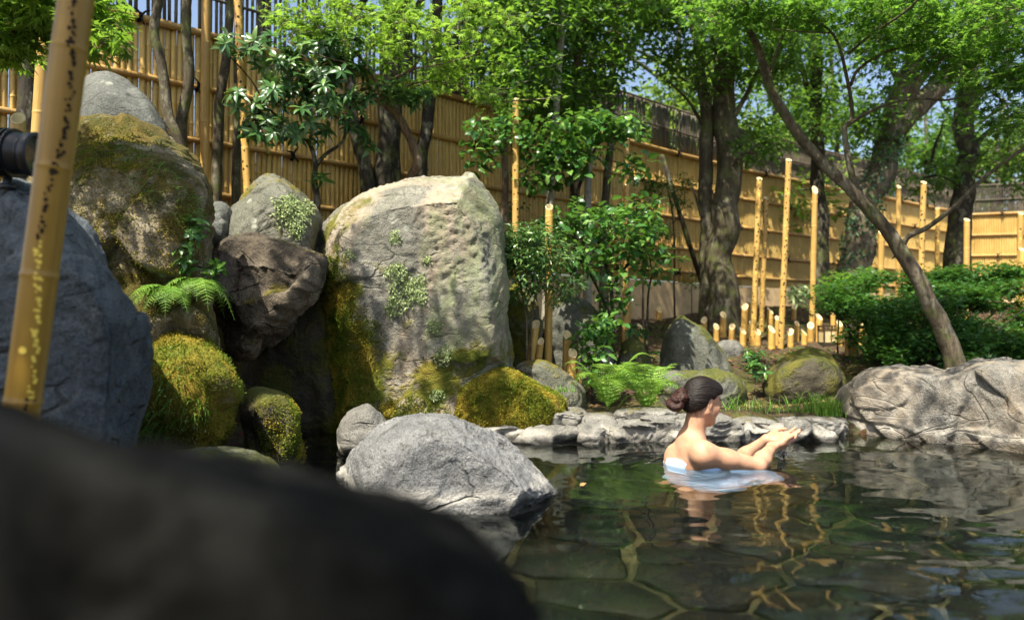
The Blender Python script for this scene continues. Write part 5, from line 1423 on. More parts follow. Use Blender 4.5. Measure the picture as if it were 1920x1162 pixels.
shrub('nandina_shrub', 'feathery blue-green nandina in front of the slant-cut pole',
      [([foot(985, 700, 4.75), at(988, 640, 4.75), at(984, 580, 4.75), at(975, 530, 4.75), at(960, 490, 4.7)], .008, .003), ([foot(992, 700, 4.78), at(996, 620, 4.78), at(1005, 540, 4.75), at(1020, 490, 4.7)], .008, .003), ([at(984, 580, 4.75), at(1010, 530, 4.7), at(1050, 520, 4.7)], .005, .002)],
      [(A(970, 470, 4.65), (.20, .2, .10), 26), (A(1020, 480, 4.65), (.20, .2, .12), 26), (A(990, 530, 4.65), (.16, .15, .12), 20), (A(940, 485, 4.6), (.15, .12, .06), 20), (A(985, 445, 4.6), (.2, .12, .05), 16), (A(1060, 540, 4.65), (.10, .1, .08), 10), (A(1000, 440, 4.7), (.14, .12, .05), 10)],
      T_NARROW, LEAF['rhodo'], BARK['brown'], .050, 84, 6, .003, False, 34, .10)
shrub('fence_shrub', 'small-leaved shrub with flat tiers in front of the fence by the prop',
      [([foot(1265, 470, 8.2), at(1262, 420, 8.2), at(1255, 370, 8.2), at(1250, 345, 8.2)], .012, .005), ([at(1262, 420, 8.2), at(1280, 390, 8.2), at(1285, 360, 8.2)], .008, .004)],
      [(A(1255, 345, 8.1), (.30, .2, .06), 26), (A(1225, 360, 8.1), (.15, .15, .05), 10), (A(1275, 385, 8.1), (.10, .1, .08), 7), (A(1210, 400, 8.0), (.15, .15, .1), 8), (A(1245, 440, 8.0), (.12, .12, .12), 8)],
      T_SIMPLE, LEAF['azalea'], BARK['dark'], .045, 85, 6, .004, False, 20, .10)
shrub('fence_shrub', 'leafy sapling against the fence behind the bored pole',
      [([foot(1205, 560, 7.8), at(1205, 500, 7.8), at(1190, 430, 7.8), at(1195, 380, 7.8)], .014, .005)],
      [(A(1200, 440, 7.7), (.2, .2, .2), 16), (A(1190, 380, 7.7), (.2, .2, .15), 12), (A(960, 400, 7.2), (.12, .1, .1), 5)],
      T_SIMPLE, LEAF['gloss'], BARK['brown'], .07, 86, 6, .004, False, 14, .13)
shrub('sapling', 'thin sapling with a few leaves on the plinth left of the twin trunks',
      [([foot(1297, 575, 8.4), at(1297, 560, 8.4), at(1297, 530, 8.4), at(1299, 505, 8.4)], .006, .003)],
      [(A(1297, 530, 8.35), (.07, .06, .10), 8)], T_NARROW, LEAF['gloss'], BARK['dark'], .07, 87, 6, .003, False, 7, .06)
shrub('broadleaf_sapling', 'pale leaved young plant between the tallest pole and the slant-cut pole',
      [([foot(1498, 600, 8.2), at(1498, 580, 8.2), at(1500, 555, 8.2)], .008, .004)],
      [(A(1502, 553, 8.1), (.16, .12, .08), 14)], T_NARROW, LEAF['creeper'], BARK['brown'], .13, 88, 7)
# low maple-like shrub in layers at the right
r = np.random.default_rng(90)
limbs = []; tips = []
base = foot(1700, 690, 5.6)
for k in range(16):
    px = 1545 + 25 * k + r.uniform(-8, 8); Yk = 5.5 + r.uniform(-.45, .6)
    limbs.append(([base + r.normal(0, .05, 3) * np.array([3, 1, 0]), (base + at(px, 600, Yk)) / 2 + np.array([0, 0, -.05]), at(px, 560 + r.uniform(-20, 40), Yk)], .016, .005))
for k in range(58):
    px = r.uniform(1545, 1990); top = np.interp(px, [1540, 1600, 1680, 1800, 1990], [560, 530, 508, 508, 505])
    py = r.uniform(top, 672); Yk = 5.05 + (672 - py) / 170 * .9 + r.uniform(-.15, .2)
    if px < 1650 and py > 585: continue
    tips.append((at(px, py, Yk), (.20, .18, .03), 9))
for k in range(14):
    tips.append((at(r.uniform(1625, 1760), r.uniform(545, 660), 5.35 + r.uniform(-.1, .3)), (.20, .18, .05), 9))
shrub('low_maple_shrub', 'wide low shrub in dark green layers behind the banded boulder', limbs, tips, T_MAPLE, LEAF['azalea'], BARK['dark'], .034, 91, 6, .004, False, 62, .12, jit=.3)
shrub('low_maple_sprig', 'lighter sprig of the low layered foliage in front of the ivy-clad trunk',
      [([foot(1570, 640, 6.3), at(1572, 600, 6.3), at(1580, 550, 6.2)], .010, .004)],
      [(A(1570, 540, 6.1), (.16, .15, .04), 14), (A(1600, 520, 6.2), (.22, .15, .03), 14)],
      T_MAPLE, LEAF['mapled'], BARK['dark'], .045, 92, 6, .003, False, 22, .10, jit=.35)

# ------------------------------------------------------------------ trees beyond the fence
BT = [
 (1330, 10.8, 3.4, 'far'), (985, 9.6, 4.2, 'far'), (1290, 12.2, 4.5, 'far'), (1440, 13.5, 4.6, 'wood'), (1560, 15.0, 5.2, 'far'), (1680, 17.0, 5.6, 'wood'), (1790, 18.0, 5.0, 'far'), (1900, 18.5, 4.5, 'far'), (870, 9.0, 5.0, 'far'), (2010, 17, 5.5, 'far'), (1735, 15.5, 3.2, 'wood'), (1880, 15.6, 3.4, 'far'),
]
BL = ['pale green tree just beyond the fence between the twin trunks and sky gap', 'bushy tree beyond the fence above the bored pole', 'tree beyond the fence behind the twin trunks', 'dark tree beyond the fence left of the ivy-clad tree',
      'tree beyond the fence behind the leaning maple limb', 'dark tree beyond the fence behind the forked ivy-clad tree', 'bright tree beyond the fence corner', 'bright low tree beyond the end fence at far right', 'tree beyond the fence above the biggest rock', 'tree beyond the end fence at the right edge', 'low dark tree beyond the fence behind the maple fork', 'low bright tree just beyond the end fence at right']
for k, ((px, Yb, h, lf), lab) in enumerate(zip(BT, BL)):
    r = np.random.default_rng(200 + k)
    b = at(px, 600, Yb); b[2] = .85
    top = b + np.array([r.uniform(-.3, .3), r.uniform(-.3, .3), h + 1.0])
    limbs = [([b, b + (top - b) * .4 + r.normal(0, .12, 3), top], .13, .03)]
    for q in range(5):
        s_ = b + (top - b) * r.uniform(.3, .75); a = r.uniform(0, 6.28)
        limbs.append(([s_, s_ + np.array([math.cos(a) * .8, math.sin(a) * .8, .5]), s_ + np.array([math.cos(a) * 1.6, math.sin(a) * 1.5, .8])], .05, .015))
    cz_ = b[2] + h * .68
    blobs = []
    for q in range(7):
        a = r.uniform(0, 6.28); rr_ = r.uniform(.3, 1.7)
        blobs.append((np.array([b[0] + math.cos(a) * rr_, b[1] + math.sin(a) * rr_ * .8, cz_ + r.uniform(-1.2, 1.4)]), (.75, .7, .45), 11))
    if k in (6, 7, 9): blobs += [(np.array([b[0] + r.uniform(-1.5, 1.5), b[1] + r.uniform(-.5, .5), 2.2 + r.uniform(-.3, .6)]), (.8, .6, .4), 12) for q in range(4)]
    tree('background_tree', lab, 'tree', limbs, blobs, T_SIMPLE, LEAF[lf], BARK['dark'], .15, 210 + k, 48, .42, .012, .7, .1, .7, group='trees beyond the fence', flat=.75)
# ================================================================== the bather
class SDF:
    def __init__(s, lo, hi, vox):
        s.lo = np.array(lo, float); s.v = vox
        s.dim = np.ceil((np.array(hi) - s.lo) / vox).astype(int) + 1
        s.f = np.full(s.dim, 1.0, np.float32)
    def block(s, a, b):
        i0 = np.clip(np.floor((a - s.lo) / s.v).astype(int), 0, s.dim); i1 = np.clip(np.ceil((b - s.lo) / s.v).astype(int) + 1, 0, s.dim)
        sl = tuple(slice(p, q) for p, q in zip(i0, i1))
        g = [s.lo[k] + s.v * np.arange(i0[k], i1[k]) for k in range(3)]
        X = np.stack(np.meshgrid(*g, indexing='ij'), -1)
        return sl, X
    def comb(s, sl, d, k, op):
        f = s.f[sl]
        if op == 'add':
            if k <= 0: s.f[sl] = np.minimum(f, d); return
            h = np.clip(.5 + .5 * (f - d) / k, 0, 1)
            s.f[sl] = f * (1 - h) + d * h - k * h * (1 - h)
        elif op == 'sub':
            d = -d
            h = np.clip(.5 - .5 * (f - d) / k, 0, 1)
            s.f[sl] = f * (1 - h) + d * h + k * h * (1 - h)
    def cone(s, a, b, ra, rb, k=.02, op='add'):
        a = np.asarray(a, float); b = np.asarray(b, float); m = max(ra, rb) + k + .02
        sl, X = s.block(np.minimum(a, b) - m, np.maximum(a, b) + m)
        ab = b - a; t = np.clip(((X - a) @ ab) / (ab @ ab), 0, 1)
        d = np.linalg.norm(X - a - t[..., None] * ab, axis=-1) - (ra + (rb - ra) * t)
        s.comb(sl, d.astype(np.float32), k, op)
    def ell(s, c, rad, R=np.eye(3), k=.02, op='add'):
        c = np.asarray(c, float); rad = np.asarray(rad, float); m = rad.max() + k + .02
        sl, X = s.block(c - m, c + m)
        L = (X - c) @ R                       # columns of R are the local axes
        k0 = np.linalg.norm(L / rad, axis=-1); k1 = np.linalg.norm(L / rad ** 2, axis=-1)
        d = k0 * (k0 - 1) / (k1 + 1e-9)
        s.comb(sl, d.astype(np.float32), k, op)
    def plane(s, p, n, k=.004):
        """keep the side the normal points away from"""
        sl, X = s.block(s.lo, s.lo + s.dim * s.v)
        n = np.asarray(n, float) / np.linalg.norm(n)
        d = ((X - np.asarray(p)) @ n).astype(np.float32)
        h = np.clip(.5 - .5 * (s.f - d) / k, 0, 1)
        s.f = s.f * (1 - h) + d * h + k * h * (1 - h)
    def mesh(s):
        f = s.f
        f[0] = f[-1] = 1; f[:, 0] = f[:, -1] = 1; f[:, :, 0] = f[:, :, -1] = 1
        V, F = surfnets(f, s.lo, s.v)
        p = V[F]; vol = np.einsum('ij,ij->i', p[:, 0], np.cross(p[:, 1], p[:, 2])).sum() + np.einsum('ij,ij->i', p[:, 0], np.cross(p[:, 2], p[:, 3])).sum()
        if vol < 0: F = F[:, ::-1]
        return V, F
def relax(V, F, it=2, lam=.5):
    n = len(V)
    E = np.concatenate([F[:, [0, 1]], F[:, [1, 2]], F[:, [2, 3]], F[:, [3, 0]]])
    for _ in range(it):
        S = np.zeros_like(V); c = np.zeros(n)
        np.add.at(S, E[:, 0], V[E[:, 1]]); np.add.at(c, E[:, 0], 1)
        V = V + lam * (S / np.maximum(c, 1)[:, None] - V)
    return V

WY0 = 3.32
phi = math.radians(28)
FW = np.array([math.cos(phi), math.sin(phi), 0]); RT = np.array([math.sin(phi), -math.cos(phi), 0]); UP = np.array([0, 0, 1.0])
SHC = at(1300, 842, WY0)                       # between the shoulders
# head frame: turned a little less than the chest, tipped forward
hp = math.radians(23); ht = math.radians(13)
hf = np.array([math.cos(hp) * math.cos(ht), math.sin(hp) * math.cos(ht), -math.sin(ht)])
hr = np.array([math.sin(hp), -math.cos(hp), 0]); hu = np.cross(hr, hf); hu = hu if hu[2] > 0 else -hu
HC = at(1317, 752, WY0)
HR = np.stack([hf, hr, hu], 1)                 # columns: forward, right, up
HS = .87
def hd(f, r_, u): return HC + (hf * f + hr * r_ + hu * u) * HS

def body_core(S, grow=0.0, arms=True):
    g = grow
    # torso (leaning a little forward), waist, hips
    ch = SHC - UP * .055
    R3 = np.stack([FW, RT, UP], 1)
    S.ell(ch + FW * .005 - UP * .02, (.086 + g, .135 + g, .125 + g), R3, .03)
    S.ell(ch - UP * .12 + FW * .012, (.082 + g, .122 + g, .13 + g), R3, .04)
    wa = SHC - UP * .27 + FW * .025
    S.ell(wa, (.080 + g, .112 + g, .10 + g), R3, .05)
    hip = SHC - UP * .375 + FW * .065
    S.ell(hip, (.115 + g, .160 + g, .095 + g), R3, .05)
    for s in (-1, 1):
        S.ell(hip + RT * s * .07 - FW * .03 - UP * .01, (.09 + g, .085 + g, .08 + g), R3, .04)
        knee = hip + RT * s * .085 + FW * .35 - UP * .03
        S.cone(hip + RT * s * .085 - UP * .0, knee, .080 + g, .056 + g, .04)
    return ch, wa, hip
lo = np.array([SHC[0] - .26, WY0 - .42, -.47]); hi = np.array([SHC[0] + .64, WY0 + .52, at(0, 700, WY0)[2] + .03])
B = SDF(lo, hi, .0038)
ch, wa, hip = body_core(B)
for s in (-1, 1):                              # shins and feet under the seat
    knee = hip + RT * s * .085 + FW * .35 - UP * .03
    ank = hip + RT * s * .06 - FW * .08 - UP * .055
    B.cone(knee - UP * .02, ank, .050, .034, .03)
    B.cone(ank, ank - FW * .075 - UP * .005 + RT * s * .01, .034, .022, .025)
    for q in range(4):
        t0 = ank - FW * .08 + RT * (s * .01 + (q - 1.5) * .014)
        B.cone(t0, t0 - FW * .032 - UP * .004, .010, .008, .006)
# neck, trapezius, shoulder blades, shoulders
nb = at(1297, 824, WY0); nt = hd(-.022, 0, -.055)
B.cone(nb - UP * .03, nt, .052, .043, .03)
B.cone(nb - FW * .01, nb - FW * .012 - UP * .05, .05, .055, .04)
SN = at(1319, 851, 3.18); SF = at(1281, 846, 3.47)
for Sx in (SN, SF):
    B.cone(nb - UP * .012 - FW * .012, Sx - FW * .008, .034, .038, .045)
    B.ell(Sx, (.050, .050, .052), k=.04)
for s in (-1, 1):
    B.ell(ch - FW * .062 + RT * s * .065 - UP * .0, (.032, .05, .07), np.stack([FW, RT, UP], 1), .03)
    B.cone(nb + FW * .045 - UP * .03, (SN if s > 0 else SF) + FW * .03 + UP * .012, .011, .012, .02)   # collarbones
# arms
EN = at(1421, 873, 3.24); WN = at(1447, 838, 3.41)
EF = at(1380, 866, 3.60); WF_ = at(1438, 823, 3.50)
B.cone(SN, SN + (EN - SN) * .45, .047, .042, .03); B.cone(SN + (EN - SN) * .4, EN, .042, .034, .02)
B.cone(EN, EN + (WN - EN) * .35, .035, .036, .02); B.cone(EN + (WN - EN) * .3, WN, .036, .0225, .02)
B.cone(SF, SF + (EF - SF) * .45, .045, .041, .03); B.cone(SF + (EF - SF) * .4, EF, .041, .033, .02)
B.cone(EF, EF + (WF_ - EF) * .35, .034, .035, .02); B.cone(EF + (WF_ - EF) * .3, WF_, .035, .0215, .02)
# cupped hands, palms up, little fingers together
def hand(W, d, side, thumb):
    """W wrist, d palm direction, side: from little finger to thumb"""
    d = d / np.linalg.norm(d); side = side - d * (side @ d); side /= np.linalg.norm(side)
    up = np.cross(d, side); up = up if up[2] > 0 else -up
    Rh = np.stack([d, side, up], 1)
    pc = W + d * .052
    B.ell(pc, (.050, .040, .014), Rh, .012)
    B.ell(pc - d * .008 + side * .024 + up * .004, (.032, .017, .015), Rh, .010)
    B.ell(pc - d * .01 - side * .024 + up * .005, (.034, .014, .013), Rh, .010)
    B.cone(W, pc, .0225, .018, .015)
    for q, (o_, l) in enumerate(((-.030, .050), (-.011, .064), (.010, .070), (.030, .062))):
        k0 = W + d * (.090 - .006 * abs(q - 1.7)) + side * o_ + up * (.003 + .003 * abs(q - 1.5))
        k1 = k0 + d * l * .48 + up * .006 - side * o_ * .08
        k2 = k1 + d * l * .30 + up * .012 - side * o_ * .08
        k3 = k2 + d * l * .24 + up * .014
        B.cone(k0 - d * .012, k1, .0088, .0082, .004); B.cone(k1, k2, .0082, .0076, .002); B.cone(k2, k3, .0076, .0066, .002)
    t0 = W + d * .030 + side * .030 + up * .006; t1 = t0 + d * .030 + side * .016 + up * .012; t2 = t1 + d * .026 + side * .002 + up * .006; t3 = t2 + d * .020 - side * .006 + up * .003
    B.cone(t0, t1, .013, .0105, .01); B.cone(t1, t2, .0100, .0092, .003); B.cone(t2, t3, .0092, .0076, .002)
hdir = np.array([.93, .30, .06])
hand(WN, hdir + np.array([0, .10, 0]), np.array([.05, -1, .42]), 1)
hand(WF_, hdir - np.array([0, .22, .03]), np.array([.05, 1, .35]), -1)
# head
B.ell(hd(-.012, 0, .030), np.array((.092, .073, .085)) * HS, HR, .02)
B.ell(hd(.030, 0, -.030), np.array((.061, .057, .086)) * HS, HR, .03)
B.ell(hd(.062, 0, -.094), np.array((.022, .024, .018)) * HS, HR, .022)
for s in (-1, 1):
    B.cone(hd(.056, s * .020, -.090), hd(-.004, s * .052, -.050), .017, .017, .022)
    B.ell(hd(.056, s * .036, -.028), np.array((.028, .022, .026)) * HS, HR, .02)
    B.ell(hd(-.006, s * .068, -.012), np.array((.016, .010, .029)) * HS, HR, .006)
    B.ell(hd(-.004, s * .078, -.012), np.array((.009, .006, .020)) * HS, HR, .004, 'sub')
    B.ell(hd(.094, s * .031, .002), np.array((.012, .017, .010)) * HS, HR, .010, 'sub')
    B.ell(hd(.083, s * .030, .001), np.array((.011, .014, .010)) * HS, HR, .004)
    B.ell(hd(.094, s * .011, -.038), np.array((.010, .008, .007)) * HS, HR, .006)
B.ell(hd(.080, 0, .022), np.array((.014, .046, .012)) * HS, HR, .02)
B.cone(hd(.086, 0, .004), hd(.103, 0, -.031), .0075, .0095, .008)
B.ell(hd(.100, 0, -.034), np.array((.012, .010, .009)) * HS, HR, .006)
B.ell(hd(.087, 0, -.060), np.array((.011, .022, .007)) * HS, HR, .006)
B.ell(hd(.085, 0, -.070), np.array((.010, .018, .007)) * HS, HR, .006)
B.ell(hd(.100, 0, -.0652), np.array((.014, .024, .0012)) * HS, HR, .003, 'sub')
V, F = B.mesh()
V = relax(V, F, 2, .4)
# colour masks carried as attributes: lips, brows and lashes
L = (V - HC) @ HR / HS
def blobm(c, r_): return np.clip(1 - np.linalg.norm((L - np.array(c)) / np.array(r_), axis=1), 0, 1)
lips = np.clip(blobm((.094, 0, -.0655), (.022, .026, .015)) * 3, 0, 1)
brow = np.zeros(len(V)); lash = np.zeros(len(V))
for s in (-1, 1):
    for t in np.linspace(0, 1, 7):
        brow = np.maximum(brow, np.clip(blobm((.092 - .020 * t, s * (.014 + .036 * t), .022 + .006 * math.sin(t * 2.6)), (.014, .008, .0055)) * 3, 0, 1))
        lash = np.maximum(lash, np.clip(blobm((.096 - .016 * t, s * (.018 + .028 * t), -.001 - .003 * t), (.012, .007, .0045)) * 3, 0, 1))
blush = np.zeros(len(V))
for s in (-1, 1): blush = np.maximum(blush, blobm((.07, s * .045, -.03), (.04, .035, .035)))
for pnt in (WN + hdir * .12, WF_ + hdir * .12, EN, EF): blush = np.maximum(blush, .8 * np.clip(1 - np.linalg.norm(V - pnt, axis=1) / .06, 0, 1))
M = Mat('skin')
sn = M.noise(22, 6, .7); sn2 = M.noise(160, 2, .6)
sk = M.ramp(sn, [(.32, (.38, .20, .115)), (.68, (.50, .29, .185))])
sk = M.mix(M.math('MULTIPLY', M.attr('blush'), .45), sk, (.62, .27, .19))
sk = M.mix(M.math('MULTIPLY', M.attr('lips'), .8), sk, (.42, .10, .085))
sk = M.mix(M.math('MULTIPLY', M.math('MAXIMUM', M.attr('brow'), M.attr('lash')), .9), sk, (.025, .016, .012))
M_SKIN = M.out(M.bsdf(sk, .55, M.bump(sn2, .12, .001), .28, **{'Subsurface Weight': .12, 'Subsurface Radius': (.012, .005, .003), 'Subsurface Scale': .6}))
PB = np.array([SHC[0], WY0, -.44])
person = tag(obj('person', mesh_np('person', V - PB, F, True, {'lips': lips, 'brow': brow, 'lash': lash, 'blush': blush}), M_SKIN, None, PB),
             'woman with a hair bun in a pale blue towel cupping water in the pool', 'person')
# hair cap
Hs = SDF(HC - .17, HC + .17, .0036)
Hs.ell(hd(-.016, 0, .036), np.array((.098, .0815, .092)) * HS, HR, .01)
Hs.ell(hd(-.050, 0, -.015), np.array((.064, .070, .066)) * HS, HR, .03)
Hs.ell(hd(.045, 0, .070), np.array((.048, .062, .042)) * HS, HR, .03)
n_ = hf * .66 - hu * .75
Hs.plane(hd(.068, 0, .048), n_, .012)
for s in (-1, 1):
    Hs.ell(hd(.002, s * .078, -.016), np.array((.020, .020, .036)) * HS, HR, .008, 'sub')
    Hs.ell(hd(.066, s * .058, .004), np.array((.046, .030, .040)) * HS, HR, .015, 'sub')
Hs.cone(hd(-.075, 0, -.02), hd(-.095, 0, -.012), .034, .024, .02)
V, F = Hs.mesh(); V = relax(V, F, 1, .4); N = vnormals(V, F)
L = (V - HC) @ HR
bunL = np.array([-.105, 0, -.015])
dv = L - bunL; angs = np.arctan2(dv[:, 1], dv[:, 2]); 
V = V + N * (.0018 * pn(np.stack([angs * 14, np.linalg.norm(dv, axis=1) * 3, 0 * angs], 1)))[:, None]
def hair_mat(name, c1, c2, axis):
    M = Mat(name)
    v = M.n('Mapping', {'Vector': M.P, 'Rotation': axis, 'Scale': (5, 210, 210)}).outputs[0]
    a = M.n('TexNoise', {'Scale': 1.0, 'Detail': 4.0, 'Vector': v}).outputs['Fac']
    c = M.ramp(a, [(.3, c1), (.7, c2)])
    return M.out(M.bsdf(c, M.ramp(a, [(.3, .45), (.7, .6)]), M.bump(a, .9, .004), .22))
MH = hair_mat('dark_brown_hair', (.003, .0024, .002), (.016, .010, .008), (0, math.radians(-24), math.radians(-12)))
MHB = hair_mat('reddish_brown_hair', (.008, .004, .003), (.05, .018, .012), (0, math.radians(55), 0))
hair_ = obj('hair', mesh_np('hair', V - PB, F), MH, person)
# bun: two swept lobes wound round each other
Bn = SDF(HC + np.array([-.22, -.11, -.12]), HC + np.array([-.03, .11, .10]), .0036)
b1 = at(1278, 744, WY0 - .045); b2 = at(1267, 757, WY0 - .05)
Bn.ell(b1, (.032, .036, .038), k=.01); Bn.ell(b2, (.041, .040, .039), k=.012); Bn.ell((b1 + b2) / 2 + np.array([.004, -.018, .002]), (.024, .018, .026), k=.008)
V, F = Bn.mesh(); V = relax(V, F, 1, .4); N = vnormals(V, F)
dv = V - (b1 + b2) / 2; a_ = np.arctan2(dv[:, 2], dv[:, 0]); rr_ = np.linalg.norm(dv, axis=1)
V = V + N * (.0045 * np.sin(a_ * 3 + rr_ * 190 + dv[:, 1] * 60) + .002 * pn(V * 90))[:, None]
obj('bun', mesh_np('bun', V - PB, F), MHB, hair_)
th = np.linspace(0, 2 * np.pi, 25); hc = at(1287, 747, WY0 - .04); ax = hf
tu = hr; tv = np.cross(ax, tu)
ring = hc + .026 * (np.cos(th)[:, None] * tu + np.sin(th)[:, None] * tv)
obj('hair_tie', MB().tube(ring - PB, .0035, 6, False).mesh('hair_tie'), plain_mat('hair_tie_band', (.35, .26, .2), .4, .5), hair_)
# loose strands at the nape
st = MB(); r = np.random.default_rng(5)
for k in range(60):
    a = hd(-.04 + r.uniform(-.03, .03), r.uniform(-.055, .06), -.055 + r.uniform(-.01, .012))
    st.tube(curve([a, a + np.array([-.004, 0, -.014]) + r.normal(0, .004, 3), a + np.array([-.004, 0, -.03]) + r.normal(0, .008, 3)], 5) - PB, np.linspace(.0007, .0002, 5), 4, False)
for k in range(40):
    a = at(1268 + r.uniform(-14, 12), 755 + r.uniform(-14, 14), WY0 - .05) + np.array([0, r.uniform(-.03, .03), 0])
    st.tube(curve([a, a + r.normal(0, .012, 3), a + r.normal(0, .02, 3) + np.array([-.012, 0, -.008])], 5) - PB, np.linspace(.0006, .0002, 5), 4, False)
o = obj('loose_strands', st.mesh('loose_strands'), MHB, hair_); o['kind'] = 'stuff'
# towel: wraps the chest, back, hips and thighs, with folds
T = SDF(lo, hi, .006)
body_core(T, .021)
R3 = np.stack([FW, RT, UP], 1)
T.ell(wa + UP * .05, (.100, .138, .16), R3, .05)
T.ell(hip - UP * .02 + FW * .01, (.135, .185, .085), R3, .05)
T.ell(hip - UP * .04 + FW * .15, (.20, .145, .070), R3, .05)
tp = at(1268, 860, WY0); TN = UP + FW * .03 + RT * .01
T.plane(tp, TN, .004)
T.plane(hip + FW * .33, FW, .02)
V, F = T.mesh(); V = relax(V, F, 1, .5); N = vnormals(V, F)
ax_ = V @ FW; dz = V[:, 2]; rt = V @ RT
fold = .010 * ridge(np.stack([ax_ * 5 + dz * 9, rt * 6, dz * 10 - ax_ * 4], 1), 2) + .005 * pn(V * 22)
topm = sstep(.0, .05, -(V - tp) @ TN)
V = V + N * ((fold - .002) * (.25 + .75 * topm))[:, None]
rim = np.exp(-(((V - tp) @ TN) / .012) ** 2)
V = V + N * (.004 * rim)[:, None]
M = Mat('pale_blue_towel')
tn = M.noise(260, 2, .6)
M_TOWEL = M.out(M.bsdf(M.mix(M.noise(6, 3), (.38, .56, .90), (.58, .74, .96)), .9, M.bump(tn, .5, .003), .2, **{'Sheen Weight': .3}))
obj('towel', mesh_np('towel', V - PB, F), M_TOWEL, person)
# water falling from the hands
drops = MB(); r = np.random.default_rng(6)
hb = at(1466, 842, 3.47)
ph_ = np.linspace(0, 2 * np.pi, 7)[:-1]
for k in range(46):
    z = hb[2] * r.random() ** .8; q = .003 + .0035 * r.random()
    c = np.array([hb[0] + r.normal(0, .012), hb[1] + r.normal(0, .012), z])
    st_ = r.uniform(1.2, 3.0)
    drops.tube([c - UP * q * st_, c - UP * q * st_ * .5, c, c + UP * q * st_ * .6, c + UP * q * st_], [q * .2, q * .75, q * .85, q * .5, q * .1], 6)
for k in range(18):
    a = r.uniform(0, 6.28); d_ = r.uniform(.01, .05)
    c = np.array([hb[0] + d_ * math.cos(a), hb[1] + d_ * math.sin(a), .004 + r.uniform(0, .02)])
    q = r.uniform(.0015, .0035)
    drops.tube([c - UP * q, c - UP * q * .5, c + UP * q * .5, c + UP * q], [q * .4, q, q, q * .4], 6)
M = Mat('falling_water')
tag(obj('falling_water', drops.mesh('falling_water'), M.out(M.n('BsdfGlass', {'Color': (1, 1, 1), 'Roughness': 0.02, 'IOR': 1.33}))), 'thin trickle of water drops falling from the cupped hands into the pool', 'water drops', kind='stuff')
# ================================================================== ferns, grass, creepers, moss tufts, litter
def frond(L, a, lift, arch, seed, npin=17, wid=.30):
    """one fern frond from the origin"""
    r = np.random.default_rng(seed)
    d = np.array([math.cos(a), math.sin(a), 0])
    t = np.linspace(0, 1, 22)
    P = np.outer(t * L * .92, d) + np.outer(L * (lift * t - arch * t ** 2.2), [0, 0, 1])
    m = MB(); m.tube(P, np.linspace(.0022, .0005, len(t)), 5, False, rnd=.3)
    T = np.gradient(P, axis=0); T = unit(T)
    pos, dr, nn, sz = [], [], [], []
    for k in range(npin):
        f = .14 + .85 * k / npin; i = min(int(f * 21), 20); p = P[i]; tt = T[i]
        sdv = unit(np.cross(tt, [0, 0, 1.0])[None])[0]; up = np.cross(sdv, tt)
        w = L * wid * math.sin(min(1, (1.04 - f) * 1.5 + .05) * math.pi / 2) * (.55 + .45 * min(1, f * 4))
        for s in (-1, 1):
            pos.append(p); dr.append(s * sdv + tt * .42 - np.array([0, 0, .12]) + r.normal(0, .06, 3)); nn.append(up + r.normal(0, .18, 3)); sz.append(w * r.uniform(.9, 1.08))
    # toothed pinna: stepped blade
    TV = [(0, 0, 0)]; TF = []
    st = 6
    for k in range(st):
        x0 = (k + .15) / st; x1 = (k + .75) / st; w0 = .10 * (1 - (k / st) ** 1.6) + .012
        TV += [(x0, w0 * .45, 0), (x1, w0 * 1.15, .01), (x0, -w0 * .45, 0), (x1, -w0 * 1.15, .01), (x1, 0, -.012)]
    TV.append((1.02, 0, -.06)); TV = np.array(TV)
    prev = 0
    for k in range(st):
        b_ = 1 + 5 * k
        TF += [[prev, b_ + 4, b_ + 1], [prev, b_ + 1, b_], [prev, b_ + 3, b_ + 4], [prev, b_ + 2, b_ + 3]]
        prev = b_ + 4
    TF += [[prev, len(TV) - 1, prev - 3], [prev, prev - 1, len(TV) - 1]]
    V, F, a_ = scatter((TV, np.array(TF)), np.array(pos), np.array(dr), np.array(nn), np.array(sz), r.random(len(pos)))
    m.add(V, F, a_)
    return m.mesh('frond')
def fern(label, base, n, L, seed, amin=0, amax=2 * math.pi, lift=2.4, arch=1.75, group='ferns'):
    root = thing('fern', label, 'fern', base, group)
    r = np.random.default_rng(seed)
    for k in range(n):
        a = amin + (amax - amin) * (k + r.uniform(.2, .8)) / n
        obj('frond', frond(L * r.uniform(.7, 1.15), a, lift * r.uniform(.7, 1.25), arch * r.uniform(.8, 1.2), seed * 50 + k), LEAF['fern'], root)
def fat(px, py, Y):
    p = at(px, py, Y); return p
fern('bright fern beside the lowest bamboo stump at the pool edge', fat(1140, 768, 4.45), 15, .26, 1)
fern('bright fern with spreading fronds just left of the woman\'s head', fat(1212, 775, 4.45), 15, .27, 2)
fern('fern hanging from the mossy rock beside the brown craggy rock', fat(372, 530, 3.02), 18, .17, 3, lift=.55, arch=1.25)
fern('fern on the mossy rock, left of the hanging one', fat(318, 545, 2.98), 12, .16, 4, math.pi * .8, math.pi * 1.9, lift=.55, arch=1.0)
fern('tiny fern on top of the mossy rock near the golden pole', fat(378, 395, 3.6), 6, .08, 5, lift=.6, arch=.6)
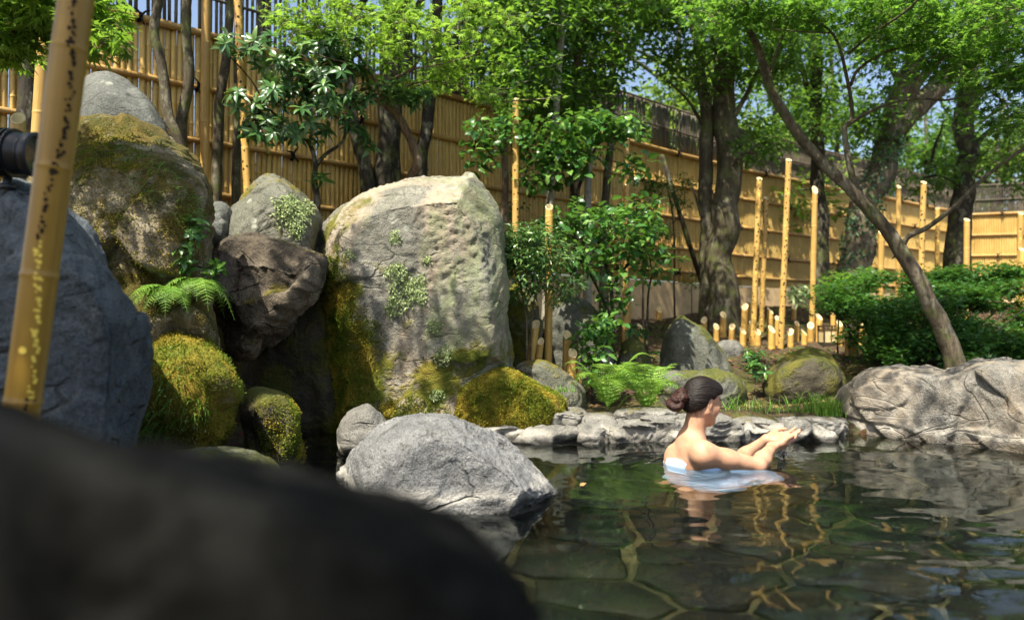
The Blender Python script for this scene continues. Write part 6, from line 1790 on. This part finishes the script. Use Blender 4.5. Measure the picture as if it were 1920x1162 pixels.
shrub('glossy_leaf_plant', 'glossy leaved plant growing out of the mossy rock above the fern',
      [([at(345, 500, 3.15), at(342, 460, 3.05), at(330, 425, 3.0), at(318, 418, 3.0)], .005, .002), ([at(345, 500, 3.15), at(365, 450, 3.05), at(372, 420, 3.05)], .004, .002), ([at(345, 500, 3.15), at(385, 500, 3.0), at(405, 495, 2.98)], .004, .002)],
      [(at(318, 425, 2.98), (.04, .05, .04), 5), (at(345, 460, 2.98), (.05, .05, .05), 7), (at(365, 430, 3.0), (.06, .05, .05), 8), (at(400, 500, 2.98), (.03, .03, .02), 4), (at(345, 500, 2.98), (.04, .04, .04), 4)],
      T_BROAD, LEAF['gloss'], BARK['dark'], .045, 95, 5)

def blades(n, spread, h, seed, lean=.5, w=.0022):
    r = np.random.default_rng(seed); m = MB()
    for k in range(n):
        b_ = np.array([r.normal(0, spread), r.normal(0, spread * .5), 0]); a = r.uniform(0, 6.28); q = h * r.uniform(.5, 1.2); le = lean * q * r.uniform(.3, 1.3)
        d = np.array([math.cos(a), math.sin(a), 0]); sd = np.array([-d[1], d[0], 0])
        t = np.linspace(0, 1, 5)
        P = b_ + np.outer(t ** 1.8 * le, d) + np.outer(q * (t - .25 * t ** 3), [0, 0, 1])
        ww = w * (1 - t ** 2) + .0002
        V = np.concatenate([P + sd * ww[:, None], P - sd * ww[:, None]])
        F = np.array([[i, i + 1, i + 6, i + 5] for i in range(4)])
        m.add(V, F, r.random())
    return m.mesh('grass_blades')
for k, (px, py, Y_, n, sp, h, lab) in enumerate([
    (1420, 778, 4.5, 70, .07, .13, 'loose tuft of long grass behind the flat edging stone'), (1475, 776, 4.55, 60, .08, .08, 'low grass tuft in the middle of the pool bank'),
    (1530, 776, 4.5, 170, .07, .17, 'dense bright grass tuft next to the banded boulder'), (1560, 780, 4.42, 110, .04, .15, 'grass tuft squeezed against the banded boulder'),
    (1375, 780, 4.55, 30, .04, .17, 'sparse arching grass behind the woman\'s face'), (1060, 735, 4.4, 40, .03, .05, 'small grass sprout on the grey stone with moss spots')]):
    b_ = at(px, py, Y_); root = thing('grass_tuft', lab, 'grass', b_, 'grass tufts by the pool')
    o = obj('blades', blades(n, sp, h, 400 + k, .7), LEAF['grass'], root); o['kind'] = 'stuff'

def proj(V):
    c, s = math.cos(PITCH), math.sin(PITCH)
    x = V[:, 0]; y = V[:, 1]; z = V[:, 2] - CAMZ
    f = y * c + z * s; u = -y * s + z * c
    return 960 + FPX * x / f, 581 - FPX * u / f
def on_rock(key, regions, n, seed, face=.0, power=1.0):
    """random points on the camera side of a rock inside photo-shaped patches; returns P, N"""
    o, V, N = R[key]; r = np.random.default_rng(seed)
    px, py = proj(V)
    cam_dir = unit(np.array([0, 0, CAMZ]) - V)
    w = np.zeros(len(V))
    for (cx, cy, rx, ry) in regions:
        d = ((px - cx) / rx) ** 2 + ((py - cy) / ry) ** 2
        w = np.maximum(w, np.clip(1.3 - d + .7 * pn(V * 14 + seed), 0, 1))
    w *= (N * cam_dir).sum(1) > face
    w = w ** power
    if w.sum() == 0: return np.zeros((0, 3)), np.zeros((0, 3))
    i = r.choice(len(V), n, p=w / w.sum())
    return V[i] + r.normal(0, .004, (n, 3)), N[i]
def patch(name, label, key, regions, n, size, mat, seed, tpl=T_CHIP, lift=.4, cat='creeper', out=.004):
    P, N = on_rock(key, regions, n, seed)
    if not len(P): return
    r = np.random.default_rng(seed + 1)
    D = r.normal(0, 1, (n, 3)) + N * lift + np.array([0, 0, -.2])
    V, F, a = scatter(tpl, P + N * out, D, N + r.normal(0, .35, (n, 3)), size * r.uniform(.6, 1.3, n), r.random(n))
    m = MB(); m.add(V, F, a)
    c = P.mean(0); me = m.mesh(name); me.transform(Matrix.Translation(-Vector(c)))
    tag(obj(name, me, LEAF[mat], None, c), label, cat, kind='stuff')
patch('creeper', 'pale green creeper patch on the grey-green peaked rock', 'crown', [(545, 400, 34, 30), (555, 425, 16, 22), (530, 380, 20, 12)], 1500, .020, 'creeper', 501, T_SIMPLE)
patch('creeper', 'pale creeper hanging down the middle of the biggest rock', 'big', [(755, 545, 26, 38), (745, 512, 22, 16), (790, 545, 14, 30), (735, 575, 12, 20)], 1700, .017, 'creeper', 502, T_SIMPLE)
patch('creeper', 'small creeper patches low on the right of the biggest rock', 'big', [(815, 610, 14, 14), (830, 665, 20, 20), (740, 445, 10, 14), (655, 478, 10, 10), (820, 740, 14, 10), (800, 490, 8, 12)], 900, .015, 'creeper', 503, T_SIMPLE)
def mossy(key, regions, n, seed, size=.008, mat='mossf'):
    P, N = on_rock(key, regions, n, seed)
    if not len(P): return
    r = np.random.default_rng(seed + 1)
    D = N * 1.0 + r.normal(0, .6, (n, 3)); Q = np.cross(D, r.normal(0, 1, (n, 3)))
    cl = np.clip(.5 + 1.4 * fbm(P * 7, 3) + r.normal(0, .12, n), 0, 1)
    V, F, a = scatter(T_CHIP, P - N * .002, D, Q, size * r.uniform(.6, 1.4, n), cl)
    m = MB(); m.add(V, F, a)
    o = R[key][0]; me = m.mesh('moss'); me.transform(Matrix.Translation(-o.location))
    c = obj('moss', me, LEAF[mat], o); c['kind'] = 'stuff'
mossy('mound', [(930, 745, 130, 75)], 34000, 511)
mossy('mosslow', [(400, 730, 75, 150), (330, 700, 120, 150)], 30000, 512, .0065)
mossy('mosstall', [(180, 420, 110, 150), (200, 300, 80, 70), (320, 470, 60, 90)], 22000, 513, .007)
mossy('big', [(635, 560, 34, 90), (650, 680, 50, 110), (640, 770, 60, 60), (700, 640, 20, 40), (760, 775, 70, 30)], 52000, 514, .009)
mossy('moundsmall', [(540, 810, 50, 60)], 8000, 515)
# grass and tiny plants on the mossy rock
def rockgrass(key, regions, n, seed, h, label):
    P, N = on_rock(key, regions, n, seed); r = np.random.default_rng(seed)
    m = MB()
    for p, nn in zip(P, N):
        d = nn * .7 + np.array([0, 0, .5]) + r.normal(0, .4, 3); q = h * r.uniform(.5, 1.3)
        t = np.linspace(0, 1, 5); C = p + np.outer(t * q, d) + np.outer(-t ** 2 * q * .9, [0, 0, 1])
        sd = unit(np.cross(d, [.2, .9, .1])[None])[0]; w = .0016 * (1 - t ** 2) + .0002
        m.add(np.concatenate([C + sd * w[:, None], C - sd * w[:, None]]), np.array([[i, i + 1, i + 6, i + 5] for i in range(4)]), r.random() * .8)
    c = P.mean(0); me = m.mesh('grass_wisps'); me.transform(Matrix.Translation(-Vector(c)))
    tag(obj('grass_wisps', me, LEAF['grass'], None, c), label, 'grass', kind='stuff')
rockgrass('mosslow', [(325, 700, 32, 40), (345, 770, 45, 30), (300, 790, 40, 30)], 300, 521, .045, 'wispy grass trailing over the low moss-cloaked rock')
rockgrass('mosstall', [(290, 340, 50, 30), (350, 395, 30, 30)], 260, 522, .035, 'wispy grass on the upper shoulder of the patchy mossy rock')
patch('small_white_flowers', 'scatter of tiny white flowers on the low moss-cloaked rock', 'mosslow', [(340, 790, 70, 30), (300, 760, 30, 30)], 120, .008, 'creeper', 523, T_CHIP, .8, 'flowers', .012)

# leaf litter on the bank and under the trees
r = np.random.default_rng(530)
n = 9000
x = r.uniform(-.6, 6.5, n); y = r.uniform(4.6, 11.5, n)
d = pool_sd(x, y); k = (d > .25) & (pn(np.stack([x * 1.2, y * 1.2, 0 * x], 1)) > -.35)
x, y = x[k], y[k]; z = ground_z(x, y) + .006; n = len(x)
V, F, a = scatter(T_CHIP, np.stack([x, y, z], 1), np.concatenate([r.normal(0, 1, (n, 2)), r.normal(0, .15, (n, 1))], 1), np.array([0, 0, 1.0]) + r.normal(0, .3, (n, 3)), r.uniform(.025, .06, n), r.random(n))
m = MB(); m.add(V, F, a)
tag(obj('leaf_litter', m.mesh('leaf_litter'), LEAF['litter']), 'brown fallen leaves scattered over the bank below the fence', 'leaf litter', kind='stuff')
# ground cover moss and seedlings on the bank
n = 5000
x = r.uniform(.3, 5.5, n); y = r.uniform(4.7, 8.5, n)
d = pool_sd(x, y); k = (d > .3) & (pn(np.stack([x * 1.5 + 7, y * 1.5, 0 * x], 1)) > .12)
x, y = x[k], y[k]; z = ground_z(x, y); n = len(x)
V, F, a = scatter(T_SIMPLE, np.stack([x, y, z + .01], 1), np.concatenate([r.normal(0, 1, (n, 2)), r.uniform(.1, .9, (n, 1))], 1), np.array([0, 0, 1.0]) + r.normal(0, .5, (n, 3)), r.uniform(.02, .05, n), r.random(n))
m = MB(); m.add(V, F, a)
tag(obj('ground_cover', m.mesh('ground_cover'), LEAF['azalea']), 'low green seedlings covering the bank between the stumps', 'ground cover', kind='stuff')
for k, (px, py, Y_, lab) in enumerate([(1415, 705, 5.1, 'small leafy plant at the gap between the triangular and mossy boulders'), (1412, 672, 5.8, 'small rosette plant on the litter above the mossy boulder'), (1190, 600, 5.5, 'drooping broad-leaved plant left of the triangular boulder')]):
    b_ = at(px, py, Y_); b_[2] = min(b_[2], gz(b_[0], b_[1]) + .3)
    shrub('leafy_plant', lab, [([b_ - np.array([0, 0, .1]), b_, b_ + np.array([0, 0, .05])], .004, .002)], [(b_ + np.array([0, 0, .04]), (.08, .06, .05), 9)], T_LONG, LEAF['gloss'], BARK['brown'], .06, 540 + k, 6)
# fallen leaves floating in the channel and lying on stones
for k, (px, py, z, lab) in enumerate([(545, 818, .004, 'brown leaf floating in the dark channel'), (575, 826, .004, 'curled pale leaf floating in the dark channel beside the small stone'), (1098, 905, .004, 'small pale leaf floating right of the foreground boulder')]):
    p = on(px, py, z); TV, TF = T_BROAD
    me = mesh_np('fallen_leaf', TV * .05, TF, True, {'rnd': np.full(len(TV), .95)})
    o = tag(obj('fallen_leaf', me, LEAF['litter'], None, p), lab, 'fallen leaf'); o.rotation_euler = (.1, .1, k * 2.1)
